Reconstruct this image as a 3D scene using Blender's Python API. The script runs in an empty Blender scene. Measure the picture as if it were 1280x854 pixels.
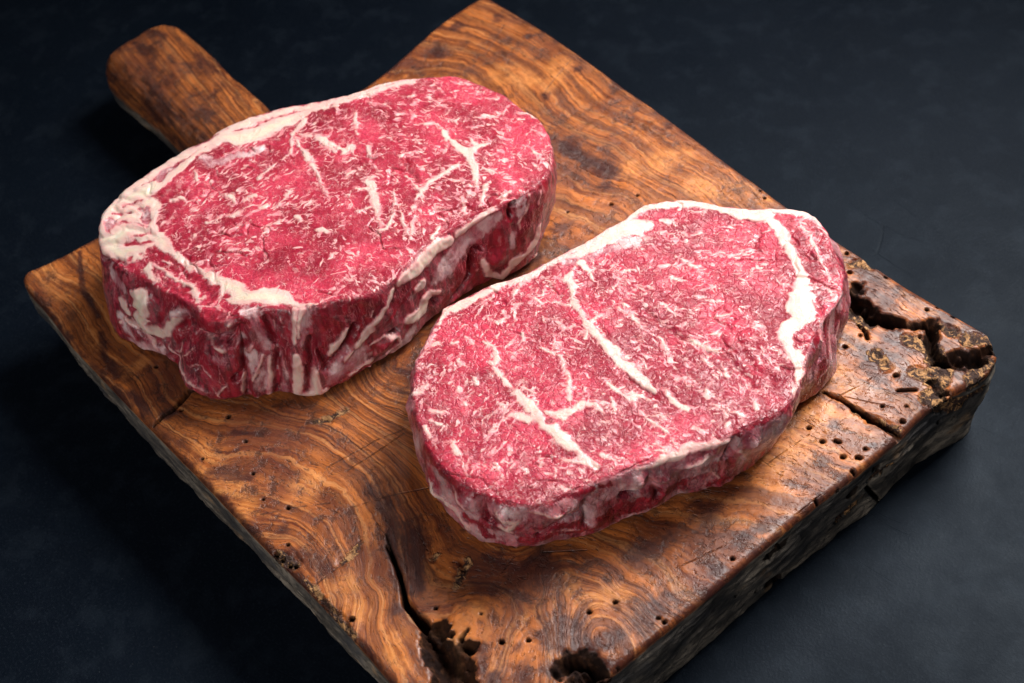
import bpy, math, random
import numpy as np
from mathutils import Matrix, Vector

# ------------------------------------------------------------------ camera, light, exposure
T = 0.048                                   # the board is 4.8 cm thick, the table is z = 0
sc = bpy.context.scene
sc.view_settings.view_transform = 'Standard'
sc.view_settings.look = 'None'
sc.view_settings.exposure = 0.0
sc.view_settings.gamma = 1.0
sc.view_settings.use_curve_mapping = False
cam_d = bpy.data.cameras.new('camera'); cam = bpy.data.objects.new('camera', cam_d)
sc.collection.objects.link(cam); sc.camera = cam
cam.matrix_world = Matrix(((0.64364849, -0.54073396, 0.5415934, 0.523539521),
                           (0.75809173, 0.54751046, -0.35430103, -0.0874122311),
                           (-0.10494545, 0.6386228, 0.76233022, 0.471824248 + T),
                           (0, 0, 0, 1)))
cam_d.sensor_width = 36; cam_d.lens = 1865.39 / 1280 * 36
cam_d.clip_start = 0.01; cam_d.clip_end = 20
cam_d.dof.use_dof = True; cam_d.dof.focus_distance = 0.585; cam_d.dof.aperture_fstop = 13

sc.cycles.max_bounces = 6; sc.cycles.adaptive_threshold = 0.04
world = bpy.data.worlds.new('World'); sc.world = world; world.use_nodes = True
world.node_tree.nodes['Background'].inputs[0].default_value = (0.55, 0.7, 1.0, 1)
world.node_tree.nodes['Background'].inputs[1].default_value = 0.03

def area(name, loc, target, size, power, color=(1, 1, 1), spread=180, size_y=None):
    d = bpy.data.lights.new(name, 'AREA'); d.energy = power; d.size = size; d.color = color
    if size_y: d.shape = 'RECTANGLE'; d.size_y = size_y
    d.spread = math.radians(spread)
    o = bpy.data.objects.new(name, d); sc.collection.objects.link(o)
    o.location = loc
    o.rotation_euler = (Vector(target) - Vector(loc)).to_track_quat('-Z', 'Y').to_euler()
    return o
area('key_softbox', (0.22, 0.63, 0.61 + T), (0.21, 0.13, T), 0.42, 3.2, (1.0, 0.97, 0.95), 80, 0.34)
area('added_glint_strip', (-0.12, 0.50, 0.70 + T), (0.22, 0.12, T), 0.10, 0.08, (0.95, 0.97, 1.0), 60, 0.20)  # extra lamp, added in the mirror direction to raise wet glints on the steaks
area('fill_softbox', (0.50, -0.70, 0.50 + T), (0.17, 0.12, T), 0.50, 0.85, (1.0, 0.96, 0.93), 70)


# ------------------------------------------------------------------ numpy noise and stroke fields
_rng = np.random.default_rng(7)
_perm = np.concatenate([_rng.permutation(512)] * 3)
_grad = _rng.normal(size=(512, 3)); _grad /= np.linalg.norm(_grad, axis=1)[:, None]

def perlin(P, scale=1.0, seed=0):
    out = np.empty(len(P))
    for a in range(0, len(P), 200000):
        Q = P[a:a + 200000] * scale + seed * 17.31
        i = np.floor(Q).astype(np.int64); f = Q - i
        u = f * f * f * (f * (f * 6 - 15) + 10)
        i &= 511
        r = 0
        for dx in (0, 1):
            wx = u[:, 0] if dx else 1 - u[:, 0]
            for dy in (0, 1):
                wy = u[:, 1] if dy else 1 - u[:, 1]
                for dz in (0, 1):
                    wz = u[:, 2] if dz else 1 - u[:, 2]
                    h = _perm[_perm[_perm[(i[:, 0] + dx) & 511] + ((i[:, 1] + dy) & 511)] + ((i[:, 2] + dz) & 511)] & 511
                    g = _grad[h]
                    d = g[:, 0] * (f[:, 0] - dx) + g[:, 1] * (f[:, 1] - dy) + g[:, 2] * (f[:, 2] - dz)
                    r = r + wx * wy * wz * d
        out[a:a + 200000] = r
    return out * 1.5

def fbm(P, scale, octaves=3, seed=0, gain=0.5):
    r = 0; a = 1
    for k in range(octaves):
        r = r + a * perlin(P, scale * 2.03 ** k, seed + k); a *= gain
    return r

def sstep(x, a, b):
    t = np.clip((x - a) / (b - a), 0, 1); return t * t * (3 - 2 * t)

def stroke_field(P, strokes, lo=-0.004):
    """signed distance (m) to a set of tapering strokes: radius - distance, the largest wins.
    a stroke is a flat list x, y, z, radius, ... in tenths of a millimetre"""
    F = np.full(len(P), lo)
    order = np.argsort(P[:, 0], kind='stable'); Xs = P[order, 0]
    for s in strokes:
        q = np.array(s, float).reshape(-1, 4) * 1e-4
        if len(q) == 1: q = np.vstack([q, q + [1e-5, 0, 0, 0]])
        for a, b in zip(q[:-1], q[1:]):
            R = max(a[3], b[3]) - lo
            i0 = np.searchsorted(Xs, min(a[0], b[0]) - R); i1 = np.searchsorted(Xs, max(a[0], b[0]) + R)
            idx = order[i0:i1]
            X = P[idx]
            m = (X[:, 1] > min(a[1], b[1]) - R) & (X[:, 1] < max(a[1], b[1]) + R)
            idx = idx[m]; X = X[m]
            ab = b[:3] - a[:3]
            t = np.clip(((X - a[:3]) @ ab) / (ab @ ab + 1e-14), 0, 1)
            d = np.linalg.norm(X - a[:3] - t[:, None] * ab, axis=1)
            v = a[3] + (b[3] - a[3]) * t - d
            F[idx] = np.maximum(F[idx], v)
    return F

# ------------------------------------------------------------------ objects
def col_link(o): sc.collection.objects.link(o); return o

def mesh_grid(name, P, closed, mat, attrs=None, parent=None, extra_faces=None):
    """P: rows x cols x 3 grid; closed: columns wrap round"""
    R, C = P.shape[:2]
    idx = np.arange(R * C).reshape(R, C)
    if closed:
        a = idx[:-1]; b = np.roll(idx, -1, 1)[:-1]; c = np.roll(idx, -1, 1)[1:]; d = idx[1:]
    else:
        a = idx[:-1, :-1]; b = idx[:-1, 1:]; c = idx[1:, 1:]; d = idx[1:, :-1]
    quads = np.stack([a, b, c, d], -1).reshape(-1, 4)[:, ::-1]
    return mesh_np(name, P.reshape(-1, 3), quads, mat, attrs, parent, extra_faces)

def mesh_np(name, V, quads, mat, attrs=None, parent=None, extra_faces=None, smooth=True):
    me = bpy.data.meshes.new(name)
    nf = len(quads); ex = extra_faces or []
    loops = np.concatenate([quads.ravel()] + [np.array(f) for f in ex]).astype(np.int32)
    starts = np.concatenate([np.arange(nf) * 4, nf * 4 + np.cumsum([0] + [len(f) for f in ex])[:-1]]).astype(np.int32) if ex else (np.arange(nf) * 4).astype(np.int32)
    me.vertices.add(len(V)); me.vertices.foreach_set('co', V.astype(np.float32).ravel())
    me.loops.add(len(loops)); me.loops.foreach_set('vertex_index', loops)
    me.polygons.add(len(starts)); me.polygons.foreach_set('loop_start', starts)
    me.update(calc_edges=True); me.validate(verbose=False)
    me.polygons.foreach_set('use_smooth', np.full(len(me.polygons), smooth))
    for k, v in (attrs or {}).items():
        at = me.attributes.new(k, 'FLOAT', 'POINT'); at.data.foreach_set('value', v.astype(np.float32).ravel())
    me.materials.append(mat)
    o = bpy.data.objects.new(name, me); col_link(o)
    if parent: o.parent = parent
    return o

def grid_normals(P, closed):
    if closed:
        du = np.roll(P, -1, 1) - np.roll(P, 1, 1)
    else:
        du = np.gradient(P, axis=1)
    dv = np.gradient(P, axis=0)
    n = np.cross(dv, du)
    return n / (np.linalg.norm(n, axis=-1, keepdims=True) + 1e-15)

# ------------------------------------------------------------------ node helpers
class NT:
    def __init__(s, name):
        s.m = bpy.data.materials.new(name); s.m.use_nodes = True
        s.t = s.m.node_tree; s.t.nodes.clear()
        s.out = s.t.nodes.new('ShaderNodeOutputMaterial'); s.b = s.t.nodes.new('ShaderNodeBsdfPrincipled')
        s.t.links.new(s.b.outputs[0], s.out.inputs[0])
        s.co = s.t.nodes.new('ShaderNodeTexCoord').outputs['Object']
    def _set(s, sock, v):
        if v is None: return
        if isinstance(v, bpy.types.NodeSocket): s.t.links.new(v, sock)
        else: sock.default_value = v
    def attr(s, n):
        a = s.t.nodes.new('ShaderNodeAttribute'); a.attribute_name = n; return a.outputs['Fac']
    def math(s, op, a, b=None, c=None, clamp=False):
        n = s.t.nodes.new('ShaderNodeMath'); n.operation = op; n.use_clamp = clamp
        for i, v in enumerate((a, b, c)): s._set(n.inputs[i], v)
        return n.outputs[0]
    def add(s, a, b): return s.math('ADD', a, b)
    def sub(s, a, b): return s.math('SUBTRACT', a, b)
    def mul(s, a, b): return s.math('MULTIPLY', a, b)
    def mx(s, a, b): return s.math('MAXIMUM', a, b)
    def mn(s, a, b): return s.math('MINIMUM', a, b)
    def step(s, x, lo, hi, a=0.0, b=1.0):
        n = s.t.nodes.new('ShaderNodeMapRange'); n.interpolation_type = 'SMOOTHSTEP'
        for i, v in enumerate((x, lo, hi, a, b)): s._set(n.inputs[i], v)
        return n.outputs[0]
    def lin(s, x, lo, hi, a=0.0, b=1.0):
        n = s.t.nodes.new('ShaderNodeMapRange')
        for i, v in enumerate((x, lo, hi, a, b)): s._set(n.inputs[i], v)
        return n.outputs[0]
    def noise(s, vec, scale, detail=2, rough=0.5, dist=0.0, color=False, dim='3D'):
        n = s.t.nodes.new('ShaderNodeTexNoise'); n.noise_dimensions = dim
        s._set(n.inputs['Vector'], vec)
        n.inputs['Scale'].default_value = scale; n.inputs['Detail'].default_value = detail
        n.inputs['Roughness'].default_value = rough; n.inputs['Distortion'].default_value = dist
        return n.outputs['Color' if color else 'Fac']
    def voro(s, vec, scale, feature='F1', out='Distance', rand=1.0):
        n = s.t.nodes.new('ShaderNodeTexVoronoi'); n.feature = feature
        s._set(n.inputs['Vector'], vec); n.inputs['Scale'].default_value = scale
        n.inputs['Randomness'].default_value = rand
        return n.outputs[out]
    def vmul(s, v, xyz):
        n = s.t.nodes.new('ShaderNodeVectorMath'); n.operation = 'MULTIPLY'
        s._set(n.inputs[0], v); n.inputs[1].default_value = xyz; return n.outputs[0]
    def vadd(s, v, w):
        n = s.t.nodes.new('ShaderNodeVectorMath'); n.operation = 'ADD'
        s._set(n.inputs[0], v); s._set(n.inputs[1], w); return n.outputs[0]
    def vscale(s, v, k):
        n = s.t.nodes.new('ShaderNodeVectorMath'); n.operation = 'SCALE'
        s._set(n.inputs[0], v); s._set(n.inputs[3], k); return n.outputs[0]
    def warp(s, v, scale, amp, detail=2):
        c = s.noise(v, scale, detail, color=True)
        c = s.vadd(c, (-0.5, -0.5, -0.5))
        return s.vadd(v, s.vscale(c, amp))
    def xyz(s, x, y, z):
        n = s.t.nodes.new('ShaderNodeCombineXYZ')
        for i, v in enumerate((x, y, z)): s._set(n.inputs[i], v)
        return n.outputs[0]
    def sep(s, v):
        n = s.t.nodes.new('ShaderNodeSeparateXYZ'); s._set(n.inputs[0], v); return n.outputs
    def mix(s, f, a, b, mode='MIX'):
        n = s.t.nodes.new('ShaderNodeMix'); n.data_type = 'RGBA'; n.blend_type = mode
        s._set(n.inputs[0], f)
        for sock, v in ((n.inputs[6], a), (n.inputs[7], b)):
            if isinstance(v, tuple) and len(v) == 3: v = (*v, 1)
            s._set(sock, v)
        return n.outputs[2]
    def mixf(s, f, a, b):
        n = s.t.nodes.new('ShaderNodeMix'); n.data_type = 'FLOAT'
        s._set(n.inputs[0], f); s._set(n.inputs[2], a); s._set(n.inputs[3], b); return n.outputs[0]
    def bump(s, h, dist=0.001, strength=1.0, normal=None):
        n = s.t.nodes.new('ShaderNodeBump'); n.inputs['Strength'].default_value = strength
        n.inputs['Distance'].default_value = dist; s._set(n.inputs['Height'], h)
        if normal is not None: s._set(n.inputs['Normal'], normal)
        return n.outputs[0]
    def set(s, **k):
        for a, v in k.items():
            a = a.replace('_', ' ')
            if isinstance(v, tuple) and len(v) == 3 and 'Radius' not in a: v = (*v, 1)
            s._set(s.b.inputs[a], v)
# ------------------------------------------------------------------ traced data, local coordinates, tenths of a millimetre
RAYCAST = False
LOC1, LOC2 = (0.1007, 0.112), (0.2458, 0.1499)
OUT = {
's1t': [[-491,-842,450],[-576,-782,450],[-613,-672,450],[-639,-536,450],[-643,-390,450],[-643,-287,450],[-628,-204,450],[-615,-51,450],[-570,113,450],[-471,284,450],[-394,405,450],[-348,550,450],[-275,675,450],[-176,781,450],[-24,840,450],[161,868,450],[304,874,450],[423,848,450],[545,781,450],[612,712,450],[643,624,450],[636,509,450],[597,327,450],[573,179,450],[572,56,450],[600,-67,450],[621,-224,450],[583,-313,450],[509,-415,450],[423,-510,450],[345,-611,450],[328,-691,450],[249,-744,430],[138,-771,420],[36,-787,410],[-79,-815,400],[-178,-832,400],[-311,-868,400],[-414,-874,410]],
's1b': [[-488,-944,0],[-343,-993,0],[-196,-959,0],[-98,-918,0],[32,-898,0],[155,-896,0],[263,-894,0],[326,-807,0],[390,-731,0],[503,-606,0],[564,-487,0],[588,-381,0],[598,-263,0],[598,-94,0],[572,34,0],[551,183,0],[556,335,0],[608,450,0],[584,576,0],[489,733,0],[368,858,0],[56,993,0],[-215,927,0],[-520,680,0],[-715,345,0],[-840,-36,0],[-882,-369,0],[-787,-667,0],[-667,-823,0]],
's2t': [[-435,-744,360],[-513,-667,360],[-574,-560,360],[-616,-458,360],[-636,-402,360],[-614,-263,360],[-555,-105,360],[-522,78,360],[-498,274,360],[-483,437,360],[-479,524,360],[-401,630,360],[-265,722,360],[-130,813,360],[-38,901,360],[37,922,360],[141,900,360],[273,818,360],[365,760,360],[418,687,360],[433,599,360],[449,515,360],[505,423,360],[572,329,360],[604,255,360],[629,187,360],[636,112,360],[610,16,360],[580,-75,360],[543,-178,360],[493,-287,360],[446,-399,360],[405,-515,360],[361,-627,360],[339,-721,360],[298,-797,360],[226,-847,360],[143,-889,360],[61,-914,360],[-35,-922,360],[-139,-903,360],[-246,-857,360],[-340,-810,360]],
's2b': [[-426,-773,0],[-254,-869,0],[-90,-912,0],[91,-903,0],[214,-811,0],[305,-692,0],[378,-558,0],[430,-403,0],[478,-242,0],[534,-66,0],[555,54,0],[535,193,0],[496,322,0],[492,440,0],[485,562,0],[415,692,0],[311,855,0],[193,984,0],[20,1004,0],[-171,916,0],[-375,738,0],[-496,569,0],[-559,347,0],[-628,89,0],[-696,-165,0],[-739,-391,0],[-595,-632,0]],
'left': [[18,-10],[92,-25],[293,-27],[496,-39],[793,-36],[1080,-29],[1492,-14],[1952,-5],[2244,8],[2581,12],[2774,7],[3071,9]],
'far': [[18,-10],[-13,28],[7,130],[32,370],[81,1003],[100,1699],[108,1915],[64,2155],[6,2434],[-11,2628]],
'right': [[-11,2628],[7,2715],[114,2740],[565,2752],[1054,2729],[1451,2713],[1728,2694],[2035,2681],[2232,2672],[2417,2670],[2682,2669],[2930,2675],[3121,2688],[3218,2695]],
'near': [[3071,9],[3188,33],[3259,151],[3270,358],[3277,650],[3282,886],[3287,1116],[3286,1297],[3289,1603],[3297,1738],[3303,1905],[3305,2034],[3294,2189],[3299,2332],[3322,2438],[3335,2547],[3301,2644],[3218,2695]],
}
DATA = {
's1': """
fat -585 -220 450 18.3 -589 -152 450 30.5 -535 -100 450 45.6 -502 -34 450 50.6 -493 47 450 45.7 -478 115 450 35.6 -464 184 450 22.4 -437 255 450 16.3 -386 311 450 14.2
fat -585 -220 450 18.3 -594 -300 450 16.2 -579 -373 450 25.2 -548 -466 450 25 -558 -544 450 40 -560 -615 450 49.8 -534 -692 450 69.4 -460 -756 451 88.3 -407 -795 432 92.8
fat -681 -201 450 16.4 -658 -324 450 16.3 -636 -444 450 22.2 -625 -556 450 24.1 -614 -666 450 24 -579 -768 450 23.9 -512 -838 450 14.8
fat -670 -209 450 16.4 -643 -138 450 18.4 -622 -64 450 18.4 -577 60 450 18.5 -523 180 450 14.4 -484 254 450 5.1
fat -482 -642 450 81 -429 -725 450 115.5
fat -362 -751 431 107
fat -510 -828 449 22.9 -572 -777 449 23.1 -599 -673 450 23.3 -626 -544 450 19.5 -630 -399 450 19.6 -625 -298 450 19.7 -611 -215 450 23.7 -598 -63 450 23.8 -552 100 450 23.9 -453 271 450 19.8 -377 392 450 15.8 -330 537 450 15.9 -258 662 450 11.9
fat -387 74 450 6 -266 44 450 8.9 -158 23 450 8.8 -76 -3 450 7.8 -12 -27 450 6.7 57 -45 450 2.9
fat -376 66 450 8.4 -295 -1 450 8.9 -268 -63 450 3.9
fat -387 74 450 16.1 -430 160 450 14.2
fat -366 93 450 6 -295 142 450 12 -218 142 450 11.9 -158 146 450 5.9
fat -502 -353 450 8 -444 -385 450 9.9
fat -300 -351 450 7 -257 -327 450 15.6 -212 -351 450 4.8
fat -193 -316 450 7.7 -185 -258 450 9.7
fat -111 -288 450 15.4 -101 -262 450 13.4
fat -167 -407 449 11.5 -155 -363 449 13.5
fat -202 -488 447 7.7 -193 -431 449 7.7
fat -256 -190 450 7.8 -284 -95 450 7.9
fat 9 -337 449 5.7 7 -242 450 5.7
fat -439 -534 450 9.9 -413 -509 450 7.9
fat -422 -493 450 9.9 -381 -487 450 7.9
fat -183 -563 443 9.6
fat -88 -166 450 9.6 -99 -126 450 7.7
fat -59 -239 450 5.7 -78 -173 450 6.7
fat 45 -205 450 13.3 84 -201 450 11.3
fat 173 -181 450 16.8 220 -183 450 13
fat -344 -427 450 5.9 -370 -400 450 4.9
film -556 -281 450 15.4 -496 -277 450 21.9 -466 -232 450 19.6 -459 -172 450 24.1 -412 -128 450 26.2 -411 -74 450 19.7
film -582 -498 450 17.5 -604 -432 450 19.8
film -462 -623 450 15.1 -404 -668 450 17.1
fat -488 208 450 8.6 -457 254 450 14.3 -415 303 450 14.3 -389 364 450 16.3 -354 452 450 18.4 -332 528 450 18.4 -292 603 450 14.3 -265 675 450 6.2
fat -511 224 450 8.6 -414 359 450 14.3 -361 539 450 16.4 -269 690 450 7.2
fat -21 490 450 4.8 32 545 450 8.9 105 533 450 11.8 205 521 450 15.5 277 519 450 23.1 345 497 450 22.9 424 454 450 15.1 459 420 450 4.7
fat 277 519 450 21.2 278 598 450 12.6 287 636 450 3.4
fat 263 576 450 11.6 194 598 450 5.9
fat 306 495 450 15.3 303 441 450 12.4 290 352 450 13.3 292 295 450 12.3 315 250 450 13.2 329 206 450 4.7
fat 194 262 450 5.7 302 255 450 7.6
fat 113 126 450 21 189 97 450 19 253 59 450 16.9 339 11 450 4.2
fat 88 69 450 7.7 133 111 450 11.4
fat 206 -18 450 3.8 221 45 450 5.7
fat 207 181 450 5.1 271 142 450 8.5 338 75 450 9.3 376 14 450 9.3 350 -51 450 4.2
fat 319 122 450 5.1 413 82 450 11.1 490 44 450 5.5
fat 394 145 450 5.6 474 61 450 7.3
fat 520 169 450 9.2 556 108 449 12.8
fat -337 102 450 7.2 -297 140 450 12 -207 153 450 13.9 -128 173 450 13.8 -132 214 450 9.9 -82 182 450 4.4
fat -277 339 450 10.1 -173 273 450 8.9
fat -77 257 450 8.8 -18 225 450 9.7
fat 3 56 450 3.5 -5 116 450 9.7 17 154 450 4.4
fat -240 34 450 4.2 -144 20 450 7.8 -41 -20 450 5.8 55 -47 450 3.3
fat 459 338 450 9.3 539 300 450 8.3
fat 478 455 450 11.3 543 368 450 9.3
fat 427 729 450 5.8 541 717 450 7.6
fat 173 829 450 4.2 188 788 450 7.9 168 770 450 3
fat 52 808 450 7 94 832 450 7
fat 365 811 450 4.9 427 816 450 5.8
fat -78 633 450 5 -4 643 450 5
fat 38 599 450 5 108 646 450 4.9
fat 347 165 450 9.4 381 149 450 7.5
fat 80 317 450 9.7
fat -131 640 450 10.1
fat 127 292 450 7.7 189 299 450 5.8
fat 386 520 450 3.4 465 543 450 7.6 512 538 450 2.8
fat 224 840 450 4.1 280 874 450 13.8 321 867 450 5.9
fat 64 -21 450 3.4 103 15 450 7.6 171 -3 450 2.8
fat 210 405 450 2.9 182 483 450 4.8 129 520 450 2.4
fat 80 162 450 9.6 91 121 450 11.5
fat -205 571 450 8.1 -196 598 450 6.1
fat 118 706 450 5.9 149 716 450 5.9
lean 305 468 450 14.6
lean 119 319 450 23.2 247 287 450 14.5
groove -527 -788 452 5.4 -506 -699 450 5.4 -418 -649 451 5.3
groove -603 -673 450 5.5 -499 -642 450 7.2 -397 -662 450 5.3
groove -467 -847 440 5.3 -430 -755 447 5.3 -325 -690 437 4.4
groove -602 -621 450 4.6 -527 -584 450 4.5
groove -435 -856 423 5.6 -368 -779 426 5.5 -336 -722 433 4.6
groove -427 -893 366 7.5 -308 -855 400 5.5
film -520 -782 452 21.5 -438 -803 440 21.4
film -488 -648 450 8.6 -418 -649 451 8.6
cut -494 -807 452 4.5 -457 -738 451 6.2 -370 -680 446 5.3
cut -549 -689 450 5.4 -525 -616 450 4.5
cut -548 -756 450 4.5 -499 -693 450 5.4
cut -382 -758 434 5.3 -340 -691 439 5.3
fat -295 -671 437 30.3 -224 -696 431 28.1 -136 -688 428 19.9 -45 -671 429 19.7 62 -655 433 19.5 149 -647 437 28.9 230 -637 441 40.1 282 -597 450 43.7 322 -550 450 41.7 366 -508 450 34 426 -487 450 16.9 472 -458 445 9.4 497 -423 448 6.5
groove 339 -702 395 10.3 353 -712 322 8.7 358 -739 242 8.7 365 -755 151 10.6 346 -771 35 9
groove 76 -828 310 8.9 66 -851 253 9
groove 586 57 139 10.7 913 -187 450 8.2
groove 586 263 255 8.9 574 232 151 12.7 567 156 86 12.7
groove 313 -757 327 6.9 340 -709 376 8.6
groove 518 -547 185 5.2 522 -574 73 7.1
groove -216 -903 269 4.6 -120 -891 229 4.6 -35 -892 161 7.3
groove 623 510 450 6.8 630 467 415 6.8
groove 625 -213 180 4.4 624 -170 169 7
groove 163 -818 319 8.8 257 -790 335 12.2 311 -747 357 10.4
groove 74 -817 339 7.1 133 -815 332 7.1
groove -238 -941 187 6.5 -140 -928 117 7.4 -13 -902 76 7.4 474 -993 450 6.7
groove 383 -594 406 5.2 414 -610 313 5.2
groove 536 -493 236 6.9 562 -483 140 7
groove 509 -501 300 8.6 527 -534 181 8.7
groove 596 -337 314 6.9 582 -402 224 6.9 562 -477 162 7
ridge 55 -896 59 22 192 -896 66 18.1
ridge 204 -777 399 26.1 279 -736 426 21.5
ridge -159 -870 315 36.5 -120 -899 207 36.7
ridge 622 -217 153 17.6 617 -262 132 17.6
ridge 462 -505 397 13.7 484 -580 213 13.9
ridge 19 -828 329 22.4
ridge 590 363 168 36.3
fat -462 -851 436 30.4 -416 -802 433 60.5 -346 -734 432 50.1
fat -409 -857 413 35.3 -342 -826 411 35.1
fat -328 -788 419 30
fat -287 -680 435 29.9 -212 -684 432 22.3 -118 -677 429 19.6 -38 -661 431 19.4 43 -646 434 26.5 117 -638 437 31 184 -627 440 42.7 234 -616 443 47.1
lean -382 -798 424 7 -355 -769 426 9 -316 -743 428 7 -283 -712 431 6
lean -272 -749 424 7 -223 -722 426 12.9 -161 -706 426 19.7 -93 -706 424 24.4
lean -277 -781 418 6 -230 -753 421 7.9 -177 -754 417 7.9 -118 -747 416 6.9 -81 -737 417 4.9
lean -20 -690 426 24.2 9 -681 428 21.7
lean 72 -688 429 24 124 -677 433 23.8 166 -700 431 14.2 166 -728 426 9.5
lean 200 -665 436 16.5
fat -203 -748 420 3.5 -163 -728 422 5.9 -129 -722 422 3.9
fat -64 -690 426 3.9 -35 -715 421 3.9
fat -72 -743 415 2.9 -20 -731 418 2.9 28 -722 421 2.9
fat -218 -779 414 14.8 -200 -798 408 19.7 -145 -800 403 15.7 -103 -799 401 9.8
fat -222 -776 415 4.9 -159 -766 413 7.9 -101 -753 414 9.8 -28 -737 417 11.6 37 -728 420 12.5 87 -732 422 13.4 126 -758 419 7.6
fat 107 -745 420 8.6 122 -727 425 9.5
lean -171 -785 409 5.9 -135 -792 405 6.9 -99 -784 405 7.8 -40 -765 410 14.6 26 -750 415 17.3 81 -757 416 9.6
lean -304 -822 409 8 -279 -828 405 7
lean -254 -827 403 6 -209 -839 399 14.8 -197 -853 378 19.8 -159 -843 379 14.8 -124 -828 391 10.8
film -387 -883 393 13.1 -357 -896 358 25.2 -317 -902 331 30.2 -275 -899 319 25
fat -212 -879 325 14.9 -155 -861 334 34.6 -151 -885 273 44.7 -162 -910 213 35
fat -284 -926 257 17.7 -237 -927 224 22.2
lean -67 -805 400 12.2 -37 -823 370 29.2 11 -801 396 29 -22 -833 334 19.5 -74 -872 254 9.9
lean 55 -797 394 24 109 -795 388 16.7
film 6 -841 301 19.5 45 -815 352 17.4 88 -803 371 10.6
lean 66 -822 327 10.6 57 -837 291 17.5
lean 159 -789 389 21.4 217 -764 416 23.6 272 -730 433 21.1
fat 150 -768 419 4.7 176 -734 426 5.7 212 -713 431 5.7 280 -712 438 5.6 305 -720 431 3.7
lean 283 -675 444 16.4
film -281 -960 164 30.5 -231 -969 51 25.6 -168 -946 63 25.4 -98 -919 68 25.3
lean -326 -982 109 9.3 -318 -987 75 12.9 -273 -977 83 12.8 -247 -970 83 9.2
lean -195 -952 97 14.2
fat -283 -966 146 13.3
fat -254 -949 177 13.2 -194 -940 147 7.1 -156 -933 121 8.1 -122 -925 90 10.1 -111 -923 69 7.1
fat -179 -914 216 30.1 -132 -907 192 25 -76 -896 178 24.9 -32 -877 213 22.2 -4 -855 267 19.6 35 -831 315 14.6
lean -66 -862 280 18.7 -66 -873 247 9.9
lean -261 -948 185 4.1 -205 -937 171 4 -136 -921 142 4 -77 -906 128 4
lean 78 -817 338 14.5 52 -843 276 19.5 24 -867 217 24.5 69 -848 259 24.3 130 -835 284 24.1 205 -826 291 23.9
lean 135 -872 178 34.1 213 -848 239 33.6 271 -840 210 33.5 293 -838 156 28.9 323 -797 175 28.7
lean -60 -909 86 12.6 -4 -902 55 12 54 -897 55 16.9 108 -895 51 16.9 163 -895 61 9.8
lean 296 -846 38 24.4 323 -813 86 33.9 267 -885 56 9.7 249 -894 62 9.8
lean 162 -794 375 28.6 234 -765 410 37.6 281 -737 424 23.4 225 -788 366 14.2
lean 342 -696 393 28 353 -704 333 23.5
fat 91 -809 356 4.8 124 -815 333 5.3 170 -815 323 8.1 232 -806 324 4.7 273 -794 307 5.7 297 -781 295 9.5
fat 310 -727 413 8.4 329 -695 436 7
film 281 -774 339 7.6 307 -741 381 7.5
film 277 -811 262 12.4 303 -792 254 11.4
fat -32 -896 142 6 13 -894 114 12.9 53 -894 89 11.9 120 -892 87 7.9 190 -894 83 5.9 245 -893 73 3.9
fat 86 -861 220 3.9 52 -880 164 4.9 19 -888 143 4
fat 149 -850 243 2.9 119 -867 196 3.9 67 -882 153 3
fat 141 -881 147 2.4 185 -867 191 2.9 231 -859 206 2.9 250 -862 183 3.4 273 -858 156 3.4 293 -842 144 2.9
fat 269 -876 109 3.9 281 -872 72 4.9 293 -848 36 4.4
fat 309 -826 123 3.4 292 -855 96 4.4 282 -871 72 4.4
fat 355 -754 208 1.9 329 -792 168 1.9 306 -831 117 1.9
fat 357 -763 160 6.2 346 -785 82 7.3 337 -785 38 4.9
fat 330 -762 272 2.4 355 -752 214 3.3
lean 337 -690 424 32.6 342 -711 366 27.3 353 -727 291 33 348 -763 203 27.8 331 -796 140 33.6
film 328 -645 451 23.9 354 -618 433 21.7 365 -633 383 21.8 381 -638 336 19.7 401 -639 289 16.5
film 370 -703 261 33.1 388 -705 187 33.3 402 -712 103 33.6
lean 341 -705 383 18.5 330 -709 410 10.9
film 349 -709 345 13.1 342 -725 337 11
lean 361 -735 239 14.4 348 -767 189 14.5
fat 366 -688 302 7.1 363 -712 279 8.3
fat 395 -666 250 7.2 388 -705 187 8.3 375 -742 140 6.7
fat 415 -653 231 9.9 422 -675 156 14.5 403 -704 37 13.6
fat 395 -720 104 5 374 -737 36 6.2
fat 357 -763 160 7.3 346 -786 67 6.2
lean 403 -701 145 5 389 -730 90 5.1
lean 374 -751 61 14.7 370 -753 112 6.7
lean 367 -739 198 4.4 354 -763 174 4.5 331 -794 148 5.6
lean 358 -598 443 9.2 376 -613 391 11.4 401 -614 333 9.3 420 -624 276 7.7 439 -638 205 12.2 443 -661 128 12.3 425 -684 40 10.1
lean 388 -572 431 17.3 404 -573 398 7.6
lean 427 -532 422 14.1 435 -561 357 28.3 446 -589 285 31.8 465 -598 226 24.2 479 -608 164 10
film 464 -628 160 8.9 460 -653 84 10.1 458 -654 45 9
lean 472 -630 126 5.6 469 -643 49 9
fat 401 -577 398 2.2 411 -590 354 2.2
fat 429 -614 275 1.6 458 -622 191 2.2 479 -624 118 3.3
fat 441 -646 180 1.7 451 -659 99 3.4 438 -674 44 5.1
fat 419 -554 401 4.3 429 -552 384 2.7
fat 450 -492 438 13 461 -516 380 10.8 470 -547 309 8.7
film 480 -464 432 18.3 490 -495 355 14.1 492 -523 300 14.2
fat 467 -473 437 10.8 471 -504 379 8.1 479 -523 329 8.2
fat 481 -449 444 10.8
fat 486 -562 246 19.8 496 -582 173 23.2 495 -609 94 21.2 484 -616 38 19.1
lean 525 -416 421 26.9 568 -352 419 32.2 607 -287 404 26.9 622 -247 399 16.2
lean 509 -450 396 16.2 538 -429 355 48.7 536 -473 277 49.1 536 -499 226 27.4
lean 562 -400 334 32.5
lean 494 -493 349 7.6
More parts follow.
